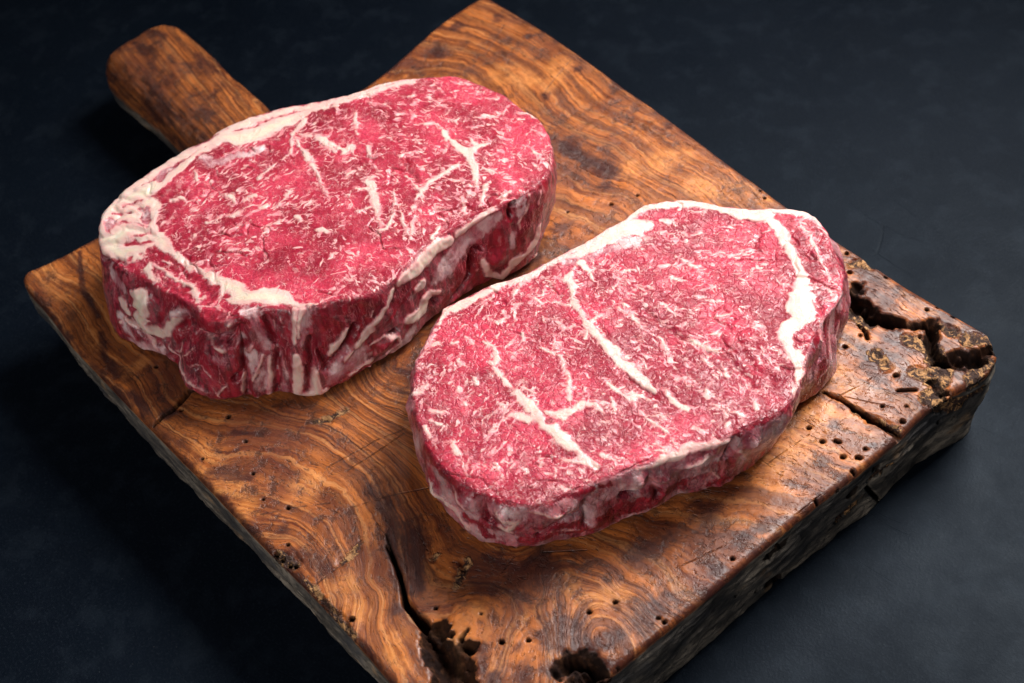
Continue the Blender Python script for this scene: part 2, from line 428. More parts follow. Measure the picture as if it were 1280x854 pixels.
lean 503 -534 253 7.7 516 -546 192 15.4 523 -561 126 13.3 522 -575 69 7.3
lean 600 -329 314 32.6 593 -361 263 32.8 581 -410 212 24.2 568 -455 182 20.9 551 -503 150 14.4
fat 582 -367 316 8.7 577 -391 283 12 564 -436 246 18.6 557 -463 221 8.8
fat 535 -528 159 12.2 536 -543 106 20 531 -555 46 28 498 -596 36 16.9 549 -519 45 16.8
film 600 -355 198 29.7 590 -394 173 29.8 579 -444 123 33.3 564 -489 82 16.7
fat 618 -288 262 20.8 607 -327 229 15.4
fat 594 -378 195 8.8 584 -419 156 7.7
lean 615 -297 211 4.4 602 -355 149 4.4 589 -407 116 3.3
lean 615 -291 163 14.4
fat 600 -353 95 13.4 605 -318 86 13.4 587 -415 71 10.1
lean 558 -505 56 7.8 580 -441 53 11.2 590 -383 48 10.1 597 -337 48 6.7
fat 598 -324 46 6.7
fat 624 -253 366 3.8 620 -277 319 2.7 608 -315 285 2.7
fat 523 -408 436 4.3
fat 611 -280 402 4.3
lean 606 -291 395 43.9 622 -248 403 36.5 624 -196 406 16.1
lean 602 -331 284 37 618 -283 311 22.1
film 585 229 358 50 582 166 309 50.1 584 104 285 50 588 70 271 30.3
film 592 289 360 30.4
fat 576 170 408 26.3 574 99 418 29.9 583 34 402 33.5 602 -44 404 29.6 613 -106 409 22.1
fat 604 -19 311 33
fat 621 -150 398 14.7 629 -195 344 13.3 628 -246 310 13.3 614 -299 267 14.8 600 -354 213 14.9
fat 595 27 224 15.2 588 65 193 12.2
fat 601 1 205 34.2 606 -31 159 38.1 620 -102 184 30.2
film 613 -104 101 26 611 -147 67 27.6 608 -206 51 27.6 603 -276 47 26
lean 606 -34 336 10.4 617 -82 318 11.9 626 -141 287 11.9 629 -195 258 10.4 628 -233 245 6
lean 614 -81 358 10.4 627 -155 310 13.4
lean 625 -190 183 16.6
film 604 -345 151 45.1 597 -375 115 37.7
fat 614 -301 178 6 624 -242 193 6.7 620 -178 135 8.3 614 -169 83 6.1 610 -240 65 6.9
lean 621 -214 138 15.1 616 -274 140 22.6 611 -307 141 12.1
lean 584 -395 41 22.9 596 -346 48 13.7
fat 598 -323 46 9.2
lean 577 71 73 26.4 573 139 115 34.1 574 222 150 43.5 580 281 187 38.7 557 283 48 39.5
lean 590 -14 52 17
fat 580 227 206 3.9 571 235 126 4.7
fat 577 280 163 4.7 564 258 81 3.9
lean 585 262 245 32.4 579 195 210 38.9 568 269 106 33
lean 618 589 450 15.4 634 638 435 28.4 631 646 340 22.2
lean 641 558 305 39.1 642 588 354 32.4 638 514 264 26.1 627 451 213 26.2
lean 623 453 439 16.6 630 452 357 16.7
film 608 379 397 35.8 592 291 363 42.2 583 199 337 42.1
fat 581 506 450 9 599 427 450 11.5 593 317 432 15.2 580 214 412 16.5
film 634 516 436 21.8 637 495 366 14.2
lean 637 505 403 10.3
fat 638 553 438 6.4 641 526 372 5.2 636 482 322 5.8 636 485 284 4.6
fat 641 613 414 3.9 643 589 363 3.2
film 630 455 267 15.6 624 443 199 15.7
lean 608 382 306 34.9 595 368 198 48.4 598 396 123 22.5
lean 623 430 387 14.1
fat 584 304 203 13 571 330 88 18.6 577 391 29 20.1 606 424 70 22.6
fat 616 444 100 26.5 627 507 133 19.9 624 564 162 22.5 631 583 226 15.8
fat 603 550 49 16.1
lean 629 491 147 6.6 627 482 134 5.3
fat 585 241 270 3.2 585 269 240 3.2
fat 611 393 290 3.2 609 396 241 3.3
groove 589 280 279 7.7 592 315 263 5.2
groove 606 469 450 6.4 630 454 373 6.4
groove 334 -712 393 6.5 320 -740 357 5.6
groove 63 -821 330 6.8 53 -845 271 6.8
groove 185 -875 166 6.8
groove 358 -757 184 6.7 335 -790 150 4.8
groove 431 -621 258 4.4 433 -681 46 4.5
groove 520 -546 178 6.6 522 -572 84 5.6
groove 576 -431 193 6.6 556 -494 147 6.6
groove 62 -824 325 8.7
ridge -153 -873 304 44.6
ridge 234 -765 410 28.2
ridge 619 -249 138 25.7
""",
's2': """
fat -514 -668 349 3.5 -605 -459 360 10.8 -622 -406 360 14.5 -605 -272 360 14.6 -546 -113 360 14.6 -512 70 360 14.8 -488 265 360 14.9 -473 428 360 15.1 -465 518 360 15.2 -392 620 360 15.2 -255 712 360 15.1 -120 803 360 18.9 -29 891 360 18.9 41 908 360 15 143 889 360 11.2
fat -638 -417 360 11.2 -613 -451 359 13
fat -638 -417 360 14.9 -612 -391 360 24.2 -606 -333 360 22.4 -594 -268 360 18.7 -574 -210 360 15 -547 -147 360 15 -531 -85 360 11.3 -521 -29 360 11.3 -506 24 360 9.5 -492 77 360 13.3 -483 148 360 19 -481 213 360 23 -469 280 360 26.9 -454 334 360 30.8 -435 385 360 33.8 -416 419 360 30.9
film -479 66 360 13.8 -441 142 360 21.8 -410 226 360 21.8 -384 291 360 24.9 -364 341 360 29.9
fat -469 146 360 23.8 -448 261 360 28.7 -394 369 360 38.4
fat -438 350 360 33.7 -406 389 360 38.5 -387 439 360 24.1
film -388 303 360 24.9 -360 345 360 24.9
fat -464 478 360 11.7 -469 506 360 21.5 -439 559 360 21.5 -395 609 360 19.6 -338 647 360 15.6 -282 685 360 17.5 -225 722 360 19.5 -163 741 360 27.2 -114 772 360 32.9 -92 809 360 27.2 -35 784 360 28.9 19 773 360 24.9 83 741 360 20.9 145 709 360 18.9 207 677 360 20.6 254 649 360 26.1 292 596 360 35.2 336 537 360 53.2 380 523 360 41.1 377 448 360 40.9 388 402 360 25.3 435 363 360 23.3 484 343 360 23.2 534 323 360 22.2
fat 493 356 360 26.8 543 323 360 21.3 577 275 360 12.3 598 231 358 9.7 614 198 354 3.5
fat -47 892 360 8.2 -4 917 360 11.7 75 916 358 10.6 155 880 360 2.9
fat 33 865 360 3.5 105 840 360 8.6 184 807 360 7.6 252 767 360 7.5 307 730 360 8.4 358 720 360 8.4 394 714 358 2.8
fat 177 709 360 6.6 220 721 360 6.6
fat 330 693 360 7.4 382 669 360 9.3
fat 368 627 360 3.3 401 659 360 4.6 384 701 360 2.8
lean -4 846 360 14.1 57 810 360 22 123 780 360 27.8
lean 191 753 360 29.6 266 705 360 29.3
lean 62 893 360 14.1 158 860 360 20 246 821 360 21.7 315 767 360 19.6
lean 175 723 360 19.7 264 673 360 25.3
lean 340 658 360 23.2 385 585 360 19.2
fat 321 610 360 18.5 352 611 360 11.1
fat -437 84 360 6.2 -416 43 360 14.1 -409 4 360 20.6 -369 12 360 13.1 -326 -22 360 14.8 -297 -53 360 12.9 -248 -64 360 14.7 -178 -84 360 10.9
fat -349 -104 360 5 -316 -79 360 9.2 -289 -60 360 5.5
fat -178 -84 360 21.9 -104 -98 360 18.1 -32 -112 360 25.1 33 -119 360 26.8 89 -119 360 10.7
fat -178 -84 360 16.4 -173 -35 360 11.9 -153 0 360 3.7
fat -130 -138 360 8.1 -174 -94 360 10.9
fat -285 -160 360 3.8 -233 -153 360 8.2 -205 -125 360 3.6
fat -436 116 360 17 -357 100 360 9.4 -291 72 360 3.3
fat -429 154 360 4 -373 169 360 8.5 -329 196 360 3.3
fat -295 142 360 4.7 -232 183 360 4.7
fat -251 112 360 3.7 -185 161 360 4.6
fat -111 69 360 5.5 -58 63 360 5.5
fat -352 150 360 3.8 -272 198 360 3.8
fat -442 -151 360 4.5 -403 -142 360 9.3 -369 -139 360 3.7
fat -434 -82 360 4.7 -408 -116 360 5.6
fat -491 -332 360 2.8 -424 -326 360 5.5 -425 -283 360 2.3
fat -443 -204 360 6.5 -438 -229 360 5.5
fat -497 -189 360 5.6 -518 -134 360 5.6
fat -554 -312 360 5.6 -563 -283 360 4.7
fat -397 -431 360 4.9 -345 -422 360 11.8 -303 -437 360 13.5 -277 -469 360 5.8
fat -235 -299 360 4.9 -186 -279 360 8.1 -129 -266 360 9.9 -81 -288 360 5.3
fat -479 -519 360 9.1 -469 -506 360 7.3
fat -428 -519 360 3.8 -393 -555 360 6.3 -358 -556 360 2.7
fat -723 -333 360 1
fat -527 -573 360 5.5 -526 -543 360 5.5
fat -104 -98 360 5.4 -90 -69 360 4.5 -156 -62 360 2.3
fat -329 -291 360 4.6 -292 -312 360 5.4
fat -335 -180 360 3.7 -298 -202 360 4.6
fat -219 -197 360 4.5 -171 -250 360 4.5
fat -309 -401 360 5.4 -268 -374 360 5.4
fat -155 56 360 7.4 -87 79 360 5.5
fat -215 -336 360 4.5 -255 -333 360 4.5
fat -467 -456 360 4.6 -418 -465 360 5.5
fat -372 494 360 8.7 -315 531 360 6.8
fat -348 436 360 4.8 -274 491 360 4.8
fat -309 618 360 6.8 -285 641 360 7.8
fat -197 393 360 6.2 -158 400 360 11.3 -109 409 360 12.2 -79 423 360 3.3
fat -198 315 360 3.9 -158 354 360 8.5 -140 394 360 4.2
fat -126 493 360 5.7 -69 540 360 6.6
fat -225 523 360 6.7 -209 554 360 6.7
fat 93 613 360 14.1
fat 72 486 360 4.7 110 493 360 6.5
fat 138 285 360 3.8 160 328 360 8.2 188 378 360 3.2
fat 202 567 360 4.6 230 595 360 4.6
fat -34 189 360 8.3 6 184 360 9.2
fat 136 111 360 4.9 177 136 360 9.9 231 147 360 11.6 279 153 360 4.9
fat -191 185 360 5.6 -137 223 360 5.6
fat -155 86 360 6.6 -107 73 360 8.2 -45 47 360 7.3 22 27 360 3.2
fat 61 65 360 7.2 147 36 360 7.2
fat 86 204 360 5.5 58 265 360 5.5
fat 8 530 360 9.4
fat 197 214 360 5.4 214 230 360 7.2
fat -122 297 360 4.7 -74 329 360 4.7
fat 4 375 360 4.6 53 393 360 4.6
fat -281 204 360 6.6 -258 226 360 6.6
lean -75 120 360 5.7 80 112 360 7.5 166 125 360 5.6
lean -34 706 360 10 -4 657 360 11.9 34 647 360 7.9
lean 401 400 360 5.7
fat -303 -476 360 6.1 -219 -488 360 12.2 -151 -499 360 15.1 -78 -504 360 20 -17 -511 360 23.8 40 -515 360 23.7 107 -516 360 25.5 172 -517 360 25.4 231 -524 360 21.3 291 -522 360 17.4 348 -506 360 5.8
fat -55 -581 360 11.9 0 -548 360 19.8
fat -120 -468 360 7 -70 -442 360 7
fat 77 -456 360 19.8 91 -411 360 19.8 102 -362 360 17.8 132 -332 360 13.9 184 -333 360 3.9
fat 28 -482 360 9.9 87 -453 360 19.7
fat -115 -274 360 7.9 -49 -303 360 12.1 12 -352 360 11 59 -382 360 7
lean 73 -498 360 20.6
fat 57 -228 360 5.4 135 -229 360 11 195 -215 360 13.9 231 -202 360 5.9
fat 35 -124 360 20.3 99 -124 360 20.2 148 -123 360 10
fat -132 -573 360 4 -74 -576 360 5
fat -387 -776 354 8.5 -371 -742 360 11.2 -383 -699 360 2.5
fat -289 -784 360 4.2 -249 -760 360 11 -241 -721 360 3.5
fat -107 -807 360 10.8 -46 -834 360 10.8
fat 81 -763 360 8.7 146 -784 360 8.7
fat -284 -561 360 8.1 -253 -570 360 11.1
fat -278 -641 360 10.1
fat -208 -658 360 14
fat 238 -575 360 12.6 292 -534 360 10.6
fat 303 -465 360 8.7 380 -445 360 8.7
lean 168 -558 360 7.1 211 -552 360 11.1 249 -535 360 8.1
fat 4 -297 360 4 122 -334 360 5
fat 149 -621 360 7.8 186 -642 360 7.7
fat -244 -809 360 6 -173 -798 360 6.9
fat 155 -271 360 7.9 206 -295 360 7.9
fat -231 -841 360 8 -191 -861 360 7.9
fat -99 -901 359 4.9
lean 142 -375 360 20.6
lean -153 -893 355 14.4 -103 -911 350 22.5 -28 -915 356 26.4 51 -914 350 22.2 116 -891 357 18 185 -861 355 14
lean 257 -814 358 6.9 294 -780 359 6.9 326 -720 360 7.9 349 -653 356 8.9 376 -590 343 8 412 -511 325 8
film 32 -927 313 26.4 96 -915 309 46.4 103 -920 245 46.9
fat 43 -928 296 15.6 85 -922 275 19.5
lean 61 -932 166 16.6 123 -913 183 12.3
fat -136 -925 195 16.1 -94 -932 154 22.2 0 -938 169 17.9 52 -927 88 18.1 293 -1004 360 6.6
film 190 -871 320 30 241 -841 298 46.1 301 -791 317 39.9 337 -726 295 40 362 -649 285 36.2
fat 205 -863 313 8.1 260 -827 274 15.4 207 -861 190 19.6 231 -839 169 5.9
fat 301 -789 338 9.5 346 -701 294 15.4
film 395 -568 266 26.3 424 -493 263 32.4 445 -432 267 32.5
lean 126 -910 153 16.5 145 -891 82 16.7
lean 247 -807 97 31 308 -750 151 36.9 356 -648 125 47.4 393 -567 125 47.5 427 -481 148 37.1
film 374 -617 265 18.2 382 -592 124 16.5
fat 321 -728 149 3.9 357 -640 101 5
fat 525 -744 360 4.7 556 -686 360 5.6
fat 417 -477 55 5 431 -432 53 5
fat 441 -413 344 4.6 468 -348 341 12.7 490 -288 348 17 509 -235 355 20.4 542 -165 351 15.4 567 -107 344 12 580 -69 344 3.9
fat 67 -122 360 24.9 127 -125 360 23.9 185 -129 360 19.4 240 -128 360 7
fat 260 -95 360 6.8 303 -106 360 14.8 352 -111 360 15.7 393 -110 360 13 414 -89 360 3.9
fat 163 -212 360 6.8 209 -193 360 13.1 254 -162 360 11.4 266 -143 360 3.5
fat 235 -228 360 3.7 308 -235 360 7.8 366 -229 360 7.7 407 -227 360 8.6 455 -243 360 4.3
fat 352 10 360 11.4 393 -16 360 15.7
fat 461 -146 360 12 488 -132 360 10.3
fat 493 -75 360 12.1
fat 546 -55 360 10.3
fat 539 90 360 10.4 572 77 360 10.4
fat 379 105 360 7.9 346 128 360 6.2
fat 322 -207 360 6.1 348 -181 360 5.2
fat 414 -336 360 7.7 470 -279 360 7.7
fat 497 -5 360 3.6 535 20 360 6.1 570 15 360 2.6
fat 441 -22 360 6.1 471 -31 360 6.1
fat 252 -35 360 4.4 303 -11 360 4.4
fat 259 97 360 5.3 302 97 360 5.3
fat 459 130 360 4.4 527 145 360 3.5
lean 128 -158 360 7.4 189 -153 360 7.3 240 -149 360 6.4
lean 579 -58 352 12.5 593 12 360 10.8 608 80 360 11.7 627 147 352 9.1
film 605 2 270 36.4 623 68 286 36.4 632 121 319 21.8
film 562 -134 258 41.6 533 -210 253 32.5
fat 548 -172 307 12 518 -245 298 8.6
film 448 -424 265 32.1 482 -336 223 32.5 511 -261 229 32.5
lean 453 -396 121 45.7 477 -315 104 36.8 431 -458 109 45.7 510 -240 141 20.2
lean 525 -151 65 14.9 559 -55 83 14.9
fat 590 -46 250 8.7 588 0 151 7.1
fat 549 -152 185 7 547 -108 98 5.3
lean 416 529 360 23.8 479 472 341 23.6 514 428 274 19
lean 442 593 328 28.8 466 562 252 24.1 494 513 182 19.4
lean 431 665 319 15.5 437 669 261 13.6
fat 428 555 360 2.7 475 496 316 4.6 508 449 226 2.3
fat 437 677 229 3.4 450 650 188 8.5 479 590 102 3.3
fat 438 622 325 2.2 474 569 204 3.7 498 498 174 1.9
lean 540 349 359 18.6 594 270 332 16.6
lean 497 498 189 29 506 448 115 24.3 506 393 75 13.6
fat 497 470 264 2.7 519 407 177 4.6 591 275 300 1.8
fat 482 563 170 2.8 504 471 143 4.6 501 422 57 1.9
fat 520 393 351 2.7 572 303 356 2.7
groove 352 230 360 3.1 439 206 360 4.6 514 213 360 4.6
groove -42 715 360 5 -4 657 360 5.8
groove -75 120 360 3.2 80 112 360 4.7 166 125 360 3.1 268 142 360 3.9 313 173 360 3.1
groove 128 -158 360 3.8 192 -156 360 4.6 254 -142 360 3.8
groove 141 -893 335 6.7 166 -890 207 8.5
groove 301 -765 168 6.8 347 -689 198 8.5 380 -606 207 6.8
groove 377 -606 287 5 376 -608 134 6.9
groove 582 -71 330 6 574 -93 229 6.1 718 -179 360 4.4
groove 433 -472 233 7.5 473 -359 211 7.5
groove 461 -384 290 5.2 474 -342 141 6.1
groove 286 179 360 3.1 486 145 360 3.8
groove 396 596 360 4 494 486 243 4.8
groove -150 -56 360 4 -82 -76 360 3.9
ridge 227 -850 307 25 235 -844 233 16.9
ridge 334 -732 314 24.9 356 -665 296 20.9
ridge 96 -917 296 30.4
ridge -106 -931 172 14
ridge 606 1 283 22.7
ridge 557 -149 306 18.7 518 -245 298 18.6
ridge 446 -421 299 18.5 488 -320 253 15
ridge 285 604 360 17.7 348 535 360 31.9
ridge 54 760 360 11.6 158 706 360 11.5
ridge -17 -511 360 10.4 107 -516 360 11.9 231 -524 360 10.1
ridge -369 12 360 6.5 -173 -79 360 11.1 -32 -112 360 12.5
fat -163 741 360 27.2 -114 772 360 32.9 -92 809 360 27.2 -35 784 360 28.9 19 773 360 26.9 83 741 360 22.8 145 709 360 20.8 207 677 360 22.5 254 649 360 28 292 596 360 37 336 537 360 53.2 380 523 360 41.1 377 448 360 38.1 388 402 360 25.3 435 363 360 23.3 484 343 360 23.2 534 323 360 21.3
fat 493 356 360 25 543 323 360 21.3 577 275 360 12.3 598 231 358 4.4
lean -176 -888 350 24.8 -108 -909 351 34.8 -27 -916 356 36.5 51 -915 348 30.2 118 -893 354 24 187 -863 352 17.9 260 -816 356 10.9 296 -782 357 10.9 328 -722 358 11.9 351 -655 353 11.9 377 -591 338 12 412 -512 319 11
lean 581 -54 351 16.1 593 12 359 15.3 610 79 360 15.4 627 146 351 10.9
""",
'board': """
hole 2527 2640 480 5.8
knife 2078 348 480 1.5 2141 490 480 1.5 2222 624 480 1.5
knife 1854 379 480 1.5 1890 603 480 1.6 1940 761 480 1.6
knife 1924 424 480 1.5 1936 568 480 2.3 1944 738 480 1.6
knife 2257 18 480 1.5 2254 182 480 2.2 2219 281 480 1.5
knife 1850 65 480 1.5 1928 195 480 1.5 1999 293 480 1.5
knife 1711 698 480 1.6 1833 764 480 1.6 1925 773 480 1.6
knife 2198 371 480 1.5 2444 332 480 1.5
knife 2041 -2 383 1.5 2122 95 480 1.5
knife 1322 480 480 1.6 1513 584 480 1.6
knife 3042 1619 480 1 3050 1723 480 1 3059 1828 480 1
knife 2983 1614 480 1 3113 1610 480 1
knife 3005 1887 480 1 3126 1869 480 1 3232 1866 480 1
knife 3276 1657 480 1 3270 1520 480 1
knife 3009 2047 480 1 3130 2040 480 1
knife 3094 1699 480 1 3293 1684 470 1
knife 3000 1971 480 1 3038 2155 480 1.1 3046 2237 480 1.1
knife 3031 2056 480 1.1 3199 2152 480 1
knife 2980 1860 480 1 3101 1875 480 1
knife 3128 1039 480 1.4 3185 1240 480 1.4
knife 3060 969 480 1.4 3286 1078 354 1.4
knife 797 2457 480 1.5 710 2709 480 1.5
knife 372 2432 480 1.5 259 2645 480 1.5
knife 569 2735 480 1.5
knife 2196 408 480 1 2455 361 480 1.3
knife 2241 483 480 1 2444 434 480 1
knife 2719 512 480 1 2682 653 480 1
knife 2738 737 480 1 2846 864 480 1
knife 1861 2553 480 1.1
knife 1252 2199 480 1.2 1538 2246 480 1.1
hole 2397 2663 480 5.9
hole 2641 2666 480 8.7 2664 2664 480 7.7
hole 2730 2649 480 5.7
hole 2608 2565 480 7.7
hole 2865 2247 480 7.3
hole 2868 2336 480 5.5
hole 3037 1849 480 7
hole 3115 1836 480 7
hole 3157 1878 480 7
hole 3163 2125 480 5.3
hole 3226 2191 480 4.5
hole 3101 2282 480 7.2
hole 3035 2501 480 5.6
hole 3060 2671 480 6.6
hole 2826 2373 480 5.6 2868 2365 480 6.5 2899 2342 480 5.5
hole 3155 2226 480 5.4 3199 2274 480 6.3
hole 2964 2626 480 5.6
hole 2985 2666 480 4.7
hole 3035 1848 480 5.2
hole 3117 1838 480 7.7
hole 3150 1875 480 6.5 3162 1881 480 6.5
hole 3218 1840 480 9
hole 3258 1875 480 7.7 3265 1880 480 7.7
hole 3252 1926 480 6.4
hole 3287 1816 480 7.7
hole 3296 1725 471 6.3
hole 3281 1621 480 6.3
hole 3231 859 480 4.8
hole 3257 864 480 6
hole 3243 1221 480 6.1
hole 3276 1221 246 5.1
hole 3254 1341 126 5.2
hole 3263 2124 480 9.2
hole 3099 2277 480 8
hole 3246 1524 62 4
hole 3304 1965 340 6.6
hole 3284 2328 223 6.9
hole 3253 2236 69 5.6
hole 3296 2320 321 8.1
hole 3309 2407 277 6.9
hole 3273 1889 144 9.4
hole 3256 1735 66 5.4
hole 2646 306 480 5.6
hole 2917 392 480 8.3
hole 2978 466 480 6.2
hole 3079 793 480 6.3
hole 3044 697 480 6.3
hole 3233 861 480 4.9
hole 3257 865 480 6.2
hole 3274 624 480 4.1
hole 2779 411 480 2.8
hole 910 163 480 5.7
hole 1357 239 480 8.2
hole 1512 221 480 5.4
hole 1666 154 480 5.3
hole 1901 162 480 6.5
hole 1187 116 480 5.6
hole 1798 113 480 3.9
hole 2468 54 480 9.8
hole 2039 9 480 8.9
hole 2073 14 480 8.9
hole 2116 20 480 7.6
hole 2135 33 480 6.3
hole 2040 66 480 5.1
hole 1459 45 480 4
hole 1438 -16 425 4.1
hole 1591 2148 480 6.7
hole 1637 2268 480 4.8
hole 2051 2642 480 4.8
hole 2006 2662 480 3.8
hole 1488 1981 480 3.8
hole 2527 2637 480 4.6
crack 2961 2017 480 4.7 3034 2036 480 6.2 3107 2042 480 9.3 3196 2052 480 12.3 3267 2058 480 13.8 3294 2061 480 12.2
crack 2307 335 480 1.7 2415 306 480 4.2 2488 272 480 6.7 2549 240 480 9.2 2606 233 480 13.3 2671 234 480 20.7
crack 2804 295 480 6.6 2795 338 480 2.5
crack 1173 -11 480 3.3 1159 45 480 4.9 1162 90 480 6.6 1150 136 480 8.2 1127 199 480 6.6 1145 245 480 3.3
crack 3298 1907 287 6.2 3278 1972 158 6.4 3260 2046 14 8.1
crack 2266 366 480 1.5 2350 330 480 2.9 2432 295 480 4.4
pit 2731 218 480 33.3 2801 214 480 51.5 2878 193 480 65.7 2929 172 480 65.4
pit 2732 259 480 33.3
pit 2848 290 480 18.4
stain 3123 464 480 48.3 3184 516 480 56.2 3225 584 480 48.2
stain 2781 168 480 49
pit 3151 482 480 21.7 3135 528 480 21.8 3172 548 480 25.4 3205 570 480 27.5 3250 561 480 27.4 3220 504 480 39.6
pit 2681 2459 480 16 2719 2456 480 21.9 2777 2453 480 29.8 2835 2450 480 31.6 2900 2471 480 23.7 2956 2500 480 11.8 3007 2551 480 7.9
pit 2686 2525 480 16.1
pit 3024 2587 480 11.9 3081 2518 480 15.7 3144 2465 480 27.2 3189 2473 480 25.2 3240 2538 480 27.3 3262 2605 480 25.4 3268 2655 480 13.8
pit 3214 2349 480 5.8 3275 2337 480 5.7
pit 3287 1401 395 29.1 3287 1443 375 24
pit 3250 1420 100 22.2 3243 1485 31 19.7
pit 3279 1799 190 19.7
pit 3299 1822 329 13.8
pit 3304 1949 382 11.1
worn 3019 2457 480 32.6 3103 2482 480 43.4 3209 2418 480 42.9
worn 3179 2614 480 32.8 3243 2678 480 21.9
worn 2734 2391 480 28.6 2855 2411 480 28.4
worn 3264 2289 480 42.3 3311 2390 380 43.1 3334 2504 380 43.5
worn 2978 2301 480 30.1 3042 2289 480 17.1
worn 3138 2347 480 27.8 3206 2359 480 34.1 3249 2384 480 23.5
worn 3109 2603 480 30.7 3063 2596 480 17.6
worn 2629 2655 480 29.4 2590 2617 480 22.6
worn 3318 2471 480 32.1 3295 2532 480 28 3310 2593 480 19.5
worn 3307 2374 408 32.2 3324 2451 387 32.4
worn 3102 2037 480 14.6 3140 2039 480 12.5 3271 2082 480 14.5
worn 2472 449 480 10.2 2479 428 480 6.8
worn 2575 513 480 16.9 2609 453 480 16.8 2627 417 480 8.4
worn 2250 167 480 10.3 2247 224 480 10.3 2226 276 480 5.9
worn 2056 15 480 23.9 2133 34 480 17.8
worn 1633 480 480 9.5 1662 537 480 12.6 1675 606 480 9.5
worn 2219 27 480 7.4 2374 23 480 13.1 2524 20 480 8.6
worn 3281 1853 190 34.5 3272 1798 156 25.1
worn 3302 1925 327 15.4 3303 2037 319 12.5
stain 1538 31 480 34.6 1606 80 480 40.7 1672 129 480 24.9
stain 1434 211 480 16 1531 281 480 19
stain 2081 52 480 59.7 2168 81 480 59.3
stain 2230 109 480 44.3
stain 1973 90 480 37.8
stain 1162 62 480 40.9
stain 2059 457 480 45.5 2226 425 480 37.3 2350 330 480 36.8
stain 2358 436 480 88.5 2507 301 480 57.9
stain 2566 477 480 33.7
stain 2551 202 480 41.7
stain 3094 586 480 48.7 3152 609 480 56.6 3185 707 480 36.5
stain 2976 424 480 28.4
stain 3056 356 480 64.4 3014 287 480 40.3
stain 2937 553 480 18
stain 2744 579 480 50 2835 565 480 33.1
stain 2887 331 480 32.6 2949 269 480 24.3
stain 2991 2239 480 42.8 3086 2222 480 42.5 2924 2286 480 26.9
stain 3033 2393 480 64.8 3010 2467 480 32.7
stain 2800 2636 480 33.6
stain 3161 2635 480 65.8
stain 1165 2283 480 70.2 1316 2259 480 69.2
stain 1490 2210 480 40.8
stain 422 2665 480 30.6
stain 94 2464 480 46.6
stain 192 2268 480 53.4
stain 830 2428 480 32.1
stain 799 2669 480 35.6
stain 1411 2681 480 42.4
stain 199 2655 480 31.2
stain 1414 2284 480 80.3 1190 2255 480 58.3
stain 1541 1883 480 55.3
stain 1690 1838 480 43.5
stain 567 86 480 18.9 699 33 480 20.7 838 10 480 30.6
stain 57 268 480 11.1 259 166 480 15.2 475 127 480 14.9
stain 959 7 480 30.3 1067 12 480 29.9
stain 224 -26 403 11
stain 3201 1304 480 43.5 3233 1433 480 38 3281 1506 480 23.4
stain 3191 920 480 56.6 3202 795 480 70.2
stain 3235 1150 480 43
stain 3095 1924 480 30.6
stain 3258 1958 480 21.3
stain 3024 1121 480 43.5 2983 983 480 57.7
stain 2663 2584 480 67.4 2833 2548 480 66.5
stain 3006 2425 480 108.5 2995 2281 480 64.3
stain 3068 2621 480 66
stain 2781 2260 480 32.6
stain 3157 2293 480 63.8
stain 3086 2503 480 65.3 3223 2432 480 64.4 3258 2579 480 65.1
stain 2758 2475 480 66.4 2898 2473 480 54.8
stain 3287 1506 354 23.9 3295 1711 357 18.2 3302 1875 377 15.3
stain 2655 508 480 119.1 2819 678 480 118.4
stain 2119 787 480 94.8
stain 3028 1290 480 75.6
stain 1563 1682 480 104.6
stain 1741 920 480 98.7
stain 3032 569 480 115.9
warm 33 85 480 44.5 226 75 480 54.5
warm 529 48 480 36.9 630 38 480 26.1
warm 842 31 480 40.9 848 144 480 30.7
warm 1434 60 480 63.7 1766 29 480 77
warm 2335 123 480 58.5 2480 88 480 43.2
warm 1875 270 480 76.7
warm 2646 129 480 45.4 2692 74 480 41 2748 82 480 32.7
warm 2763 423 480 41.3
warm 2898 512 480 24.6
warm 2972 576 480 16.4 3058 511 480 14.6 3108 436 480 11.3
warm 2881 721 480 49.8 3007 718 480 41.1 3064 831 480 49.5
warm 2948 343 480 14.6 2977 298 480 12.9
warm 2908 2119 480 63.8 3011 2110 480 52.8
warm 2974 1926 480 41.7
warm 3016 1923 480 92.3 3076 1748 480 90.7
warm 3091 1584 480 89.5
warm 561 2390 480 89.3 764 2486 480 73.5 700 2639 480 59.7
warm 1504 2383 480 82.5 1596 2577 480 69.2
warm 2052 2669 480 67.4 1781 2477 480 79
""",
'phi': """
4 1400 177 1522 286 1659 383 1793 423 1935 435 2077 424 2233 382 2377 310 2493 240 2605 172
2.6 1499 19 1622 144 1742 212 1890 259 2054 273 2209 234 2376 165 2526 89
1.5 1698 37 1827 117 1958 175 2094 189 2243 172 2387 130
0 1939 5 2038 82 2161 86
6 1515 445 1678 525 1846 558 2039 567 2219 544 2358 511
5 2401 383 2568 272
6 2861 619 2774 706 2801 782 2896 819 3051 843 3201 867
4.7 2896 642 2850 716 2885 773 2979 809 3149 839
3.4 3010 629 2972 695 2997 760 3069 782 3212 801
1.5 3114 621
6 2999 499 3097 424 3130 385
5.2 2815 518 2888 435 2948 343
4.6 2710 381 2835 353
7.5 2688 714 2756 855 2897 930 3081 983
11 3012 1536 3156 1626 3297 1677
13 2974 1868 3166 1926 3287 1968
9 3021 1132 3191 1209 3311 1333
17 1193 2190 1432 2190 1574 2258
20 1092 2421 1376 2476 1579 2440 1758 2499
22 228 2617 1283 2617 2106 2606
14 1612 851 1549 1156 1563 1682
15 3006 2294 3193 2310
19 2650 2606 3049 2629
17 303 1942 385 2178
4 1076 79 484 109 88 85
2.6 1160 -12 535 0 91 21
6 1516 444 951 317 641 263 113 281
9 1397 759 670 751 91 683
12 1327 937 595 1022 -47 994
1.5 1451 -56 953 -44 374 -31
14 1024 1296 472 1336
""",
}


